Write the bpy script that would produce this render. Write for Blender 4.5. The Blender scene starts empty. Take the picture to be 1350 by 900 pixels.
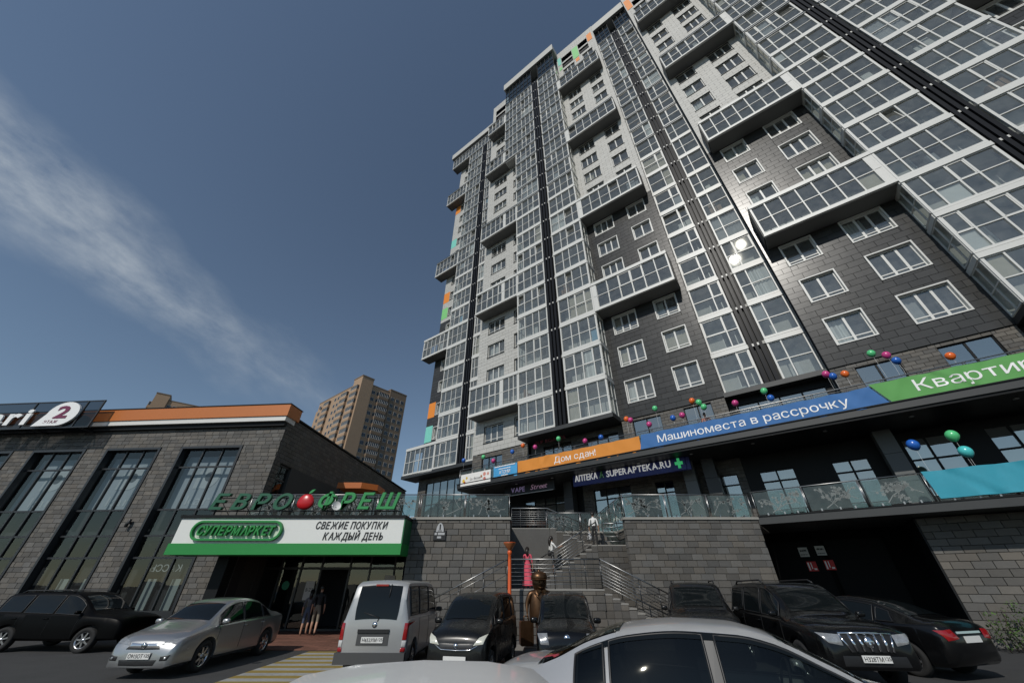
import bpy, bmesh, math, random
from mathutils import Vector, Matrix
R = math.radians
random.seed(7)
sc = bpy.context.scene
C = sc.collection

# ------------------------------------------------------------------ camera
cam_d = bpy.data.cameras.new('camera')
cam = bpy.data.objects.new('camera', cam_d)
C.objects.link(cam)
cam_d.sensor_width = 36.0
cam_d.lens = 36.0 * 473.8 / 1350.0
cam_d.clip_start = 0.05
cam_d.clip_end = 3000
cam.location = (0, 0, 1.8)
cam.rotation_euler = (R(90 + 34.0), 0, 0)
sc.camera = cam

# ------------------------------------------------------------------ light
SUN_AZ = Vector((-0.518, -0.855))       # horizontal direction towards the sun
SUN_EL = R(39.5)
sun_dir = Vector((SUN_AZ.x * math.cos(SUN_EL), SUN_AZ.y * math.cos(SUN_EL), math.sin(SUN_EL)))
sd = bpy.data.lights.new('sun', 'SUN')
sd.energy = 3.6
sd.angle = R(0.53)
sd.color = (1.0, 0.955, 0.88)
so = bpy.data.objects.new('sun', sd)
C.objects.link(so)
so.rotation_euler = sun_dir.to_track_quat('Z', 'Y').to_euler()
so.location = (-30, -50, 60)

wd = bpy.data.worlds.new('World')
sc.world = wd
wd.use_nodes = True
nt = wd.node_tree
nt.nodes.clear()
def wn(t, **k):
    n = nt.nodes.new(t)
    for a, b in k.items():
        setattr(n, a, b)
    return n
sky = wn('ShaderNodeTexSky', sky_type='NISHITA')
sky.sun_disc = False
sky.sun_elevation = SUN_EL
sky.sun_rotation = math.atan2(SUN_AZ.x, SUN_AZ.y)
sky.altitude = 50
sky.air_density = 1.0
sky.dust_density = 0.15
sky.ozone_density = 3.0
bg = wn('ShaderNodeBackground')
bg.inputs[1].default_value = 0.098
wo = wn('ShaderNodeOutputWorld')
# thin cirrus: a streak along a great circle, broken up by stretched noise
tc = wn('ShaderNodeTexCoord')
A1 = Vector((-1.2664, 0.6284, 0.8567)).normalized()      # one end of the streak (high, left)
A2 = Vector((-0.6564, 0.8715, 0.4962)).normalized()      # other end (low, towards the far block)
NC = A1.cross(A2).normalized()
AL = (A2 - A1 * A1.dot(A2)).normalized()
def vdot(v):
    n = wn('ShaderNodeVectorMath', operation='DOT_PRODUCT')
    nt.links.new(tc.outputs['Generated'], n.inputs[0])
    n.inputs[1].default_value = v
    return n.outputs['Value']
def wmath(op, a, b=None, clamp=False):
    n = wn('ShaderNodeMath', operation=op)
    n.use_clamp = clamp
    for i, x in enumerate((a, b)):
        if x is None: continue
        if isinstance(x, (int, float)): n.inputs[i].default_value = x
        else: nt.links.new(x, n.inputs[i])
    return n.outputs[0]
dn = vdot(NC); da = vdot(AL); d1_ = vdot(A1)
cmb = wn('ShaderNodeCombineXYZ')
nt.links.new(wmath('MULTIPLY', da, 3.0), cmb.inputs[0])
nt.links.new(wmath('MULTIPLY', dn, 6.0), cmb.inputs[1])
nt.links.new(wmath('MULTIPLY', d1_, 3.0), cmb.inputs[2])
nz = wn('ShaderNodeTexNoise'); nz.inputs['Scale'].default_value = 1.6; nz.inputs['Detail'].default_value = 7; nz.inputs['Roughness'].default_value = 0.58
nt.links.new(cmb.outputs[0], nz.inputs['Vector'])
warp = wmath('MULTIPLY', wmath('SUBTRACT', nz.outputs['Fac'], 0.5), 0.16)
dist = wmath('ABSOLUTE', wmath('ADD', dn, warp))
width = wmath('MAXIMUM', wmath('SUBTRACT', 0.112, wmath('MULTIPLY', da, 0.09)), 0.03)
core = wmath('SUBTRACT', 1.0, wmath('DIVIDE', dist, width), clamp=True)
core = wmath('POWER', core, 1.3)
along = wmath('SUBTRACT', 1.0, wmath('MULTIPLY', wmath('ADD', da, 0.05), 1.35), clamp=True)
nz2 = wn('ShaderNodeTexNoise'); nz2.inputs['Scale'].default_value = 4.2; nz2.inputs['Detail'].default_value = 9; nz2.inputs['Roughness'].default_value = 0.62
nt.links.new(cmb.outputs[0], nz2.inputs['Vector'])
fine = wmath('MULTIPLY', wmath('SUBTRACT', nz2.outputs['Fac'], 0.22), 1.9, clamp=True)
front = wmath('GREATER_THAN', d1_, 0.1)
cl = wmath('MULTIPLY', wmath('MULTIPLY', wmath('MULTIPLY', core, fine), along), front)
cl = wmath('MULTIPLY', cl, 0.72, clamp=True)
mx = wn('ShaderNodeMix', data_type='RGBA')
nt.links.new(cl, mx.inputs[0])
# sky colour slightly deepened (polarised, hazy summer sky)
gm = wn('ShaderNodeHueSaturation'); gm.inputs['Saturation'].default_value = 0.82; gm.inputs['Value'].default_value = 1.0
nt.links.new(sky.outputs[0], gm.inputs['Color'])
tn = wn('ShaderNodeVectorMath', operation='MULTIPLY')
nt.links.new(gm.outputs[0], tn.inputs[0]); tn.inputs[1].default_value = (0.93, 1.02, 1.03)
nt.links.new(tn.outputs[0], mx.inputs[6])
mx.inputs[7].default_value = (7.2, 7.8, 8.2, 1)
nt.links.new(mx.outputs[2], bg.inputs[0])
nt.links.new(bg.outputs[0], wo.inputs[0])

vs = sc.view_settings
vs.view_transform = 'Standard'
vs.look = 'None'
vs.gamma = 1.0
vs.use_curve_mapping = False
vs.exposure = -0.35
sc.render.resolution_x, sc.render.resolution_y = 1024, 682
try:
    sc.cycles.max_bounces = 8
    sc.cycles.transparent_max_bounces = 16
    sc.cycles.sample_clamp_indirect = 6
    sc.cycles.caustics_reflective = False
    sc.cycles.caustics_refractive = False
except Exception:
    pass

# ------------------------------------------------------------------ materials
MATS = {}
def M(name, col, rough=0.6, metal=0.0, var=0.0, scale=6.0, bump=0.0, bscale=40.0, isl=0.0, spec=0.5, hue=0.0, coat=0.0, flake=0.0, stretch=None):
    if name in MATS: return MATS[name]
    m = bpy.data.materials.new(name); m.use_nodes = True
    t = m.node_tree; b = t.nodes['Principled BSDF']
    b.inputs['Roughness'].default_value = rough
    b.inputs['Metallic'].default_value = metal
    b.inputs['Specular IOR Level'].default_value = spec
    if coat:
        b.inputs['Coat Weight'].default_value = coat
        b.inputs['Coat Roughness'].default_value = 0.04
    col4 = (col[0], col[1], col[2], 1)
    b.inputs['Base Color'].default_value = col4
    geo = t.nodes.new('ShaderNodeNewGeometry')
    pos = geo.outputs['Position']
    if stretch:
        mp = t.nodes.new('ShaderNodeVectorMath'); mp.operation = 'MULTIPLY'
        t.links.new(pos, mp.inputs[0]); mp.inputs[1].default_value = stretch
        pos = mp.outputs[0]
    val = None
    def mth(op, a, c):
        n = t.nodes.new('ShaderNodeMath'); n.operation = op
        for i, x in enumerate((a, c)):
            if isinstance(x, (int, float)): n.inputs[i].default_value = x
            else: t.links.new(x, n.inputs[i])
        return n.outputs[0]
    if var:
        n1 = t.nodes.new('ShaderNodeTexNoise'); n1.inputs['Scale'].default_value = scale; n1.inputs['Detail'].default_value = 8
        n1.inputs['Roughness'].default_value = 0.65
        t.links.new(pos, n1.inputs['Vector'])
        n2 = t.nodes.new('ShaderNodeTexNoise'); n2.inputs['Scale'].default_value = scale * 0.11; n2.inputs['Detail'].default_value = 4
        t.links.new(pos, n2.inputs['Vector'])
        s = mth('ADD', mth('MULTIPLY', mth('SUBTRACT', n1.outputs['Fac'], 0.5), 1.6 * var), mth('MULTIPLY', mth('SUBTRACT', n2.outputs['Fac'], 0.5), 1.4 * var))
        val = mth('ADD', 1.0, s)
        rr = mth('ADD', rough, mth('MULTIPLY', mth('SUBTRACT', n1.outputs['Fac'], 0.5), 0.35 * min(1, var * 2)))
        t.links.new(rr, b.inputs['Roughness'])
    if isl:
        oi = t.nodes.new('ShaderNodeObjectInfo')
        fr = mth('FRACT', mth('ADD', oi.outputs['Random'], geo.outputs['Random Per Island']), 0)
        iv = mth('ADD', 1.0 - isl, mth('MULTIPLY', fr, 2 * isl))
        val = iv if val is None else mth('MULTIPLY', val, iv)
    if val is not None:
        mxx = t.nodes.new('ShaderNodeVectorMath'); mxx.operation = 'SCALE'
        mxx.inputs[0].default_value = col
        t.links.new(val, mxx.inputs['Scale'])
        outc = mxx.outputs[0]
        if hue and isl:
            hs = t.nodes.new('ShaderNodeMix'); hs.data_type = 'RGBA'
            t.links.new(mth('MULTIPLY', mth('FRACT', mth('MULTIPLY', fr, 7.31), 0), hue), hs.inputs[0])
            t.links.new(outc, hs.inputs[6])
            sc2 = t.nodes.new('ShaderNodeVectorMath'); sc2.operation = 'MULTIPLY'
            t.links.new(outc, sc2.inputs[0]); sc2.inputs[1].default_value = (1.18, 0.98, 0.74)
            t.links.new(sc2.outputs[0], hs.inputs[7])
            outc = hs.outputs[2]
        t.links.new(outc, b.inputs['Base Color'])
    if bump:
        n3 = t.nodes.new('ShaderNodeTexNoise'); n3.inputs['Scale'].default_value = bscale; n3.inputs['Detail'].default_value = 6
        t.links.new(pos, n3.inputs['Vector'])
        bp = t.nodes.new('ShaderNodeBump'); bp.inputs['Strength'].default_value = bump; bp.inputs['Distance'].default_value = 0.02
        t.links.new(n3.outputs['Fac'], bp.inputs['Height'])
        t.links.new(bp.outputs[0], b.inputs['Normal'])
    if flake:
        n4 = t.nodes.new('ShaderNodeTexNoise'); n4.inputs['Scale'].default_value = 900; n4.inputs['Detail'].default_value = 1
        tc4 = t.nodes.new('ShaderNodeTexCoord'); t.links.new(tc4.outputs['Object'], n4.inputs['Vector'])
        bp = t.nodes.new('ShaderNodeBump'); bp.inputs['Strength'].default_value = flake; bp.inputs['Distance'].default_value = 0.002
        t.links.new(n4.outputs['Fac'], bp.inputs['Height']); t.links.new(bp.outputs[0], b.inputs['Normal'])
    MATS[name] = m
    return m

def GLASS(name, tint=(0.45, 0.5, 0.52), ior=1.7, rough=0.012, wavy=0.02, dirt=0.0):
    if name in MATS: return MATS[name]
    m = bpy.data.materials.new(name); m.use_nodes = True
    t = m.node_tree; t.nodes.clear()
    o = t.nodes.new('ShaderNodeOutputMaterial')
    tr = t.nodes.new('ShaderNodeBsdfTransparent'); tr.inputs[0].default_value = (*tint, 1)
    gl = t.nodes.new('ShaderNodeBsdfGlossy'); gl.inputs['Roughness'].default_value = rough
    gl.inputs['Color'].default_value = (1.0, 1.0, 0.92, 1)
    lw = t.nodes.new('ShaderNodeLayerWeight'); lw.inputs['Blend'].default_value = 0.5
    f0 = ((ior - 1) / (ior + 1)) ** 2
    pw_ = t.nodes.new('ShaderNodeMath'); pw_.operation = 'POWER'; pw_.inputs[1].default_value = 5.0
    t.links.new(lw.outputs['Facing'], pw_.inputs[0])
    fr = t.nodes.new('ShaderNodeMath'); fr.operation = 'MULTIPLY_ADD'; fr.inputs[1].default_value = 1 - f0; fr.inputs[2].default_value = f0
    t.links.new(pw_.outputs[0], fr.inputs[0])
    mx = t.nodes.new('ShaderNodeMixShader')
    geo = t.nodes.new('ShaderNodeNewGeometry')
    if wavy:
        nz = t.nodes.new('ShaderNodeTexNoise'); nz.inputs['Scale'].default_value = 0.9; nz.inputs['Detail'].default_value = 2
        t.links.new(geo.outputs['Position'], nz.inputs['Vector'])
        bp = t.nodes.new('ShaderNodeBump'); bp.inputs['Strength'].default_value = wavy; bp.inputs['Distance'].default_value = 0.05
        t.links.new(nz.outputs['Fac'], bp.inputs['Height'])
        t.links.new(bp.outputs[0], gl.inputs['Normal'])
    t.links.new(fr.outputs[0], mx.inputs[0]); t.links.new(tr.outputs[0], mx.inputs[1]); t.links.new(gl.outputs[0], mx.inputs[2])
    last = mx.outputs[0]
    if dirt:
        df = t.nodes.new('ShaderNodeBsdfDiffuse'); df.inputs[0].default_value = (0.55, 0.56, 0.54, 1)
        m2 = t.nodes.new('ShaderNodeMixShader')
        nz = t.nodes.new('ShaderNodeTexNoise'); nz.inputs['Scale'].default_value = 3; nz.inputs['Detail'].default_value = 6
        t.links.new(geo.outputs['Position'], nz.inputs['Vector'])
        k = t.nodes.new('ShaderNodeMath'); k.operation = 'MULTIPLY'; k.inputs[1].default_value = dirt * 2
        t.links.new(nz.outputs['Fac'], k.inputs[0]); t.links.new(k.outputs[0], m2.inputs[0])
        t.links.new(last, m2.inputs[1]); t.links.new(df.outputs[0], m2.inputs[2])
        last = m2.outputs[0]
    t.links.new(last, o.inputs[0])
    MATS[name] = m
    return m

def EMIT(name, col, s):
    if name in MATS: return MATS[name]
    m = bpy.data.materials.new(name); m.use_nodes = True
    b = m.node_tree.nodes['Principled BSDF']
    b.inputs['Base Color'].default_value = (*col, 1)
    b.inputs['Emission Color'].default_value = (*col, 1); b.inputs['Emission Strength'].default_value = s
    MATS[name] = m
    return m

m_white = M('white_frame', (0.60, 0.60, 0.575), 0.42, var=0.06, scale=3)
m_lightclad = M('light_cladding', (0.46, 0.455, 0.43), 0.55, var=0.07, scale=2.2, isl=0.05, bump=0.05)
m_darkclad = M('dark_cladding', (0.046, 0.0455, 0.044), 0.25, var=0.10, scale=2.2, isl=0.14, spec=0.32)
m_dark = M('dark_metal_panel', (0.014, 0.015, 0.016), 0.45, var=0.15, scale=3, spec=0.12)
m_fin = M('black_fin', (0.016, 0.017, 0.020), 0.34, var=0.1, spec=0.09)
m_soffit = M('concrete_soffit', (0.17, 0.17, 0.165), 0.75, var=0.12, scale=1.5)
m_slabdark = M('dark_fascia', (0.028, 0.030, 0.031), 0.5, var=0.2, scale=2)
m_stone = M('grey_stone', (0.102, 0.099, 0.094), 0.72, var=0.28, scale=9, bump=0.35, bscale=45, isl=0.26, hue=0.4)
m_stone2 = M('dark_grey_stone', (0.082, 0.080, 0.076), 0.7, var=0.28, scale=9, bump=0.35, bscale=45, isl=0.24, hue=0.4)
m_mortar = M('mortar', (0.055, 0.053, 0.05), 0.9, var=0.2)
m_inner = M('loggia_wall', (0.46, 0.46, 0.44), 0.8, var=0.1, scale=1.0)
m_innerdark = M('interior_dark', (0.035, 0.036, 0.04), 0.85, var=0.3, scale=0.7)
m_curtain = M('curtain', (0.62, 0.63, 0.62), 0.9, var=0.1, scale=5, isl=0.25)
m_glass = GLASS('window_glass', (0.76, 0.80, 0.79), 2.45, 0.012, 0.03, dirt=0.10)
m_crown = GLASS('crown_glass', (0.35, 0.45, 0.52), 2.1, 0.02, 0.05)
m_shopglass = GLASS('shop_glass', (0.55, 0.6, 0.62), 1.7, 0.008, 0.04)
m_skyglass = GLASS('sky_reflecting_glass', (0.55, 0.6, 0.62), 4.0, 0.01, 0.03)
m_railglass = GLASS('rail_glass', (0.62, 0.72, 0.70), 1.5, 0.01, 0.0, dirt=0.05)
m_steel = M('stainless_steel', (0.36, 0.36, 0.355), 0.36, metal=1.0)
m_etch = M('frosted_etching', (0.20, 0.22, 0.215), 0.8)
m_asphalt = M('asphalt', (0.047, 0.047, 0.048), 0.85, var=0.35, scale=14, bump=0.5, bscale=120)
m_orange = M('orange_panel', (0.78, 0.25, 0.025), 0.45, var=0.06)
m_green = M('green_panel', (0.22, 0.58, 0.20), 0.45, var=0.06)
m_teal = M('turquoise_panel', (0.20, 0.60, 0.50), 0.45, var=0.06)
m_black = M('black_plastic', (0.012, 0.012, 0.013), 0.45)
m_rubber = M('tyre_rubber', (0.014, 0.014, 0.014), 0.85, var=0.2)
m_chrome = M('chrome', (0.75, 0.75, 0.76), 0.12, metal=1.0)
m_text_w = M('white_letter', (0.85, 0.85, 0.84), 0.5)
m_text_k = M('black_letter', (0.015, 0.015, 0.016), 0.5)

# ------------------------------------------------------------------ mesh helpers
class MB:
    def __init__(s): s.v = []; s.f = []; s.m = []; s.s = []
    def add(s, vs, fs, m=0, smooth=False):
        o = len(s.v); s.v += [tuple(p) for p in vs]
        for f in fs:
            s.f.append(tuple(i + o for i in f)); s.m.append(m); s.s.append(smooth)
    def box(s, x0, x1, y0, y1, z0, z1, m=0):
        s.add([(x0,y0,z0),(x1,y0,z0),(x1,y1,z0),(x0,y1,z0),(x0,y0,z1),(x1,y0,z1),(x1,y1,z1),(x0,y1,z1)],
              [(0,3,2,1),(4,5,6,7),(0,1,5,4),(1,2,6,5),(2,3,7,6),(3,0,4,7)], m)
    def quad(s, a, b, c, d, m=0, smooth=False): s.add([a,b,c,d], [(0,1,2,3)], m, smooth)
    def tube(s, pts, r, n=8, m=0, cap=True, smooth=True):
        pts = [Vector(p) for p in pts]; rs = r if isinstance(r, (list, tuple)) else [r] * len(pts)
        rings = []; up0 = None
        for i, p in enumerate(pts):
            d = (pts[min(i+1, len(pts)-1)] - pts[max(i-1, 0)]).normalized()
            if up0 is None:
                up0 = Vector((0,0,1)) if abs(d.z) < 0.9 else Vector((1,0,0))
            a = d.cross(up0).normalized(); b = a.cross(d).normalized(); up0 = b
            rings.append([p + (a*math.cos(2*math.pi*k/n) + b*math.sin(2*math.pi*k/n)) * rs[i] for k in range(n)])
        vs = [q for rg in rings for q in rg]; fs = []
        for i in range(len(pts)-1):
            for k in range(n):
                fs.append((i*n+k, i*n+(k+1)%n, (i+1)*n+(k+1)%n, (i+1)*n+k))
        s.add(vs, fs, m, smooth)
        if cap:
            o = len(s.v) - len(vs)
            s.f.append(tuple(o+k for k in range(n-1,-1,-1))); s.m.append(m); s.s.append(False)
            s.f.append(tuple(o+(len(pts)-1)*n+k for k in range(n))); s.m.append(m); s.s.append(False)
    def lathe(s, prof, c=(0,0,0), n=20, m=0, axis='z', smooth=True):
        vs = []
        for r, z in prof:
            for k in range(n):
                a = 2*math.pi*k/n
                if axis == 'z': vs.append((c[0]+r*math.cos(a), c[1]+r*math.sin(a), c[2]+z))
                else: vs.append((c[0]+r*math.cos(a), c[1]+z, c[2]+r*math.sin(a)))
        fs = []
        for i in range(len(prof)-1):
            for k in range(n):
                f = (i*n+k, i*n+(k+1)%n, (i+1)*n+(k+1)%n, (i+1)*n+k)
                fs.append(f if axis == 'z' else f[::-1])
        s.add(vs, fs, m, smooth)
    def prism(s, poly, y0, y1, m=0):
        "polygon in x,z extruded along y"
        n = len(poly)
        vs = [(x, y0, z) for x, z in poly] + [(x, y1, z) for x, z in poly]
        fs = [tuple(range(n)), tuple(range(2*n-1, n-1, -1))] + [(i, i+n, (i+1)%n+n, (i+1)%n) for i in range(n)]
        s.add(vs, fs, m)
    def prismz(s, poly, z0, z1, m=0):
        n = len(poly)
        vs = [(x, y, z0) for x, y in poly] + [(x, y, z1) for x, y in poly]
        fs = [tuple(range(n-1, -1, -1)), tuple(range(n, 2*n))] + [(i, (i+1)%n, (i+1)%n+n, i+n) for i in range(n)]
        s.add(vs, fs, m)
    def mesh(s, name, mats):
        me = bpy.data.meshes.new(name)
        me.from_pydata(s.v, [], s.f)
        for m in (mats if isinstance(mats, (list, tuple)) else [mats]): me.materials.append(m)
        me.polygons.foreach_set('material_index', s.m)
        me.polygons.foreach_set('use_smooth', s.s)
        me.update()
        return me
    def build(s, name, mats, parent=None, loc=(0,0,0), rot=(0,0,0)):
        return obj(name, s.mesh(name, mats), parent, loc, rot)

def obj(name, me, parent=None, loc=(0,0,0), rot=(0,0,0)):
    o = bpy.data.objects.new(name, me); C.objects.link(o)
    o.location = loc; o.rotation_euler = rot
    if parent: o.parent = parent
    return o
def thing(name, label, cat, loc=(0,0,0), rz=0.0, group=None):
    o = bpy.data.objects.new(name, None); C.objects.link(o)
    o.empty_display_size = 0.2
    o.location = loc; o.rotation_euler = (0, 0, rz)
    return tag(o, label, cat, group)
def tag(o, label, cat, group=None):
    o['label'] = label; o['category'] = cat
    if group: o['group'] = group
    return o
def struct(o): o['kind'] = 'structure'; return o
def stuff(o): o['kind'] = 'stuff'; return o

_pc = {}
def piece_mesh(w, h, d, ch, mat, key='piece'):
    k = (round(w, 3), round(h, 3), round(d, 3), round(ch, 4), mat.name)
    if k not in _pc:
        b = MB(); piece(b, 0, 0, 0, w, h, d, ch)
        _pc[k] = b.mesh(key, mat)
    return _pc[k]
def piece(b, x, z, y, w, h, d, ch, m=0):
    "a slab facing -y: front at y, body back to y+d, front edges chamfered by ch"
    c = ch
    vs = [(x+c,y,z+c),(x+w-c,y,z+c),(x+w-c,y,z+h-c),(x+c,y,z+h-c),
          (x,y+c,z),(x+w,y+c,z),(x+w,y+c,z+h),(x,y+c,z+h),
          (x,y+d,z),(x+w,y+d,z),(x+w,y+d,z+h),(x,y+d,z+h)]
    fs = [(0,1,2,3),(4,5,1,0),(5,6,2,1),(6,7,3,2),(7,4,0,3),(8,9,5,4),(9,10,6,5),(10,11,7,6),(11,8,4,7)]
    b.add(vs, fs, m)
def subtract(r, holes):
    out = [r]
    for hx0, hx1, hz0, hz1 in holes:
        nx = []
        for x0, x1, z0, z1 in out:
            if hx1 <= x0 or hx0 >= x1 or hz1 <= z0 or hz0 >= z1:
                nx.append((x0, x1, z0, z1)); continue
            if hx0 > x0: nx.append((x0, hx0, z0, z1))
            if hx1 < x1: nx.append((hx1, x1, z0, z1))
            a, c = max(x0, hx0), min(x1, hx1)
            if hz0 > z0: nx.append((a, c, z0, hz0))
            if hz1 < z1: nx.append((a, c, hz1, z1))
        out = nx
    return [r for r in out if r[1]-r[0] > 0.03 and r[3]-r[2] > 0.03]
def tiles(x0, x1, z0, z1, bw, bh, holes=(), bond=0.5, gap=0.012, zoff=0.0, jitter=0.0):
    out = []; row = 0; z = z0 + zoff
    while z < z1 - 0.02:
        zt = min(z + bh, z1); x = x0 - (bond * bw if row % 2 else 0.0)
        if bond and bond != 0.5: x = x0 - ((row * bond) % 1.0) * bw
        while x < x1 - 0.02:
            w = bw * (1 + (random.uniform(-jitter, jitter) if jitter else 0))
            a, c = max(x, x0), min(x + w, x1)
            if c - a > 0.05:
                for r in subtract((a, c, z, zt), [h for h in holes if h[0] < c and h[1] > a and h[2] < zt and h[3] > z]):
                    out.append((r[0] + gap/2, r[1] - gap/2, r[2] + gap/2, r[3] - gap/2))
            x += w
        z = zt; row += 1
    return [r for r in out if r[1]-r[0] > 0.02 and r[3]-r[2] > 0.02]
def lay(parent, name, rects, y, d, ch, mat, nsep, proud=0.006, rank=None):
    if rank: rects = sorted(rects, key=rank)
    for (x0, x1, z0, z1) in rects[:nsep]:
        obj(name, piece_mesh(x1-x0, z1-z0, d, ch, mat, name), parent, (x0, y - random.uniform(0, proud), z0))
    if len(rects) > nsep:
        b = MB()
        for (x0, x1, z0, z1) in rects[nsep:]:
            piece(b, x0, z0, y - random.uniform(0, proud), x1-x0, z1-z0, d, ch)
        stuff(b.build(name, mat, parent))
def holed(b, x0, x1, z0, z1, y, holes, reveal=0.0, m=0, mr=0):
    "wall sheet facing -y with rectangular holes and reveals going back"
    for a, c, p, q in subtract((x0, x1, z0, z1), holes):
        b.quad((a,y,p),(c,y,p),(c,y,q),(a,y,q), m)
    if reveal:
        for a, c, p, q in holes:
            Y = y + reveal
            b.quad((a,y,p),(a,y,q),(a,Y,q),(a,Y,p), mr); b.quad((c,y,q),(c,y,p),(c,Y,p),(c,Y,q), mr)
            b.quad((a,y,p),(a,Y,p),(c,Y,p),(c,y,p), mr); b.quad((a,Y,q),(a,y,q),(c,y,q),(c,Y,q), mr)

_gl = {}
TMP = bpy.data.scenes.new('text_setting')
def text_mesh(s, size, mat, depth=0.02, bold=0.0, shear=0.0, res=3):
    k = (s, round(size, 4), mat.name, depth, bold, shear)
    if k in _gl: return _gl[k]
    cu = bpy.data.curves.new('text', 'FONT')
    K = 20.0 / size
    cu.body = s; cu.size = 20.0; cu.extrude = depth / 2 * K; cu.offset = bold * 20.0; cu.shear = shear; cu.resolution_u = res
    o = bpy.data.objects.new('text', cu); TMP.collection.objects.link(o)
    vl = TMP.view_layers[0]; vl.update()
    me = bpy.data.meshes.new_from_object(o.evaluated_get(vl.depsgraph))
    bpy.data.objects.remove(o); bpy.data.curves.remove(cu)
    me.transform(Matrix.Rotation(R(90), 4, 'X') @ Matrix.Scale(1 / K, 4))
    me.materials.clear(); me.materials.append(mat)
    xs = [v.co.x for v in me.vertices] or [0]
    zs = [v.co.z for v in me.vertices] or [0]
    _gl[k] = (me, min(xs), max(xs), min(zs), max(zs))
    return _gl[k]
def glyph(ch, size, mat, depth, bold, shear):
    if ch != 'н': return text_mesh(ch, size, mat, depth, bold, shear)
    k = ('small-en', round(size, 4), mat.name, depth, bold, shear)
    if k not in _gl:        # a small en is a lowered capital with the same strokes
        x0 = size * 0.06; w = size * 0.44; h = size * 0.545; t = size * 0.082
        b = MB(); sh = shear
        for q in ((0, t, 0, h), (w - t, w, 0, h), (t, w - t, h * 0.44, h * 0.44 + t)):
            P = [(q[0], q[2]), (q[1], q[2]), (q[1], q[3]), (q[0], q[3])]
            n = len(b.v); b.prism([(x0 + p + z * sh, z) for p, z in P], -depth / 2, depth / 2)
        me = b.mesh('text', mat); _gl[k] = (me, x0, x0 + w, 0, h)
    return _gl[k]
def letters(parent, s, x0, x1, z0, h, y, mat, depth=0.03, bold=0.012, shear=0.0, name='letter', gapf=0.10, yfun=None):
    "set a line of text between x0 and x1; each glyph is a part"
    size = h / 0.73
    gl = []; x = 0.0
    for ch in s:
        if ch == ' ': x += size * 0.30; continue
        me, a, c, _, _ = glyph(ch, size, mat, depth, bold, shear)
        gl.append((me, x - a)); x += (c - a) + size * gapf
    tot = x - size * gapf
    k = (x1 - x0) / tot if x1 is not None else 1.0
    for me, gx in gl:
        if yfun:
            me = me.copy()
            for v in me.vertices: v.co.y = v.co.y + yfun(x0 + gx * k + v.co.x * k, z0 + v.co.z)
        o = obj(name, me, parent, (x0 + gx * k, y, z0))
        if x1 is not None: o.scale = (k, 1, 1)
    return tot
def flat_text(parent, s, x0, z0, h, y, mat, name='lettering', bold=0.0, width=None, shear=0.0, depth=0.004, rot=(0,0,0)):
    me, a, c, _, _ = text_mesh(s, h / 0.73, mat, depth, bold, shear)
    o = obj(name, me, parent, (x0, y, z0), rot)
    if width: o.scale = (width / (c - a), 1, 1)
    return o
# ------------------------------------------------------------------ frames
TH = R(-36.76); D1 = 22.85; Z0 = 11.69; FH = 3.0
ES = Vector((math.cos(TH), math.sin(TH), 0)); NI = Vector((-math.sin(TH), math.cos(TH), 0))
def tw(s, y, z=0.0): return ES * s + NI * (D1 + y) + Vector((0, 0, z))
TZ = 4.32                                     # lower terrace level
UZ = 8.20                                     # upper terrace level

# ------------------------------------------------------------------ ground
def ground():
    b = MB(); b.quad((-700,-500,0),(700,-500,0),(700,900,0),(-700,900,0))
    struct(b.build('ground', m_asphalt))
ground()

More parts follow.
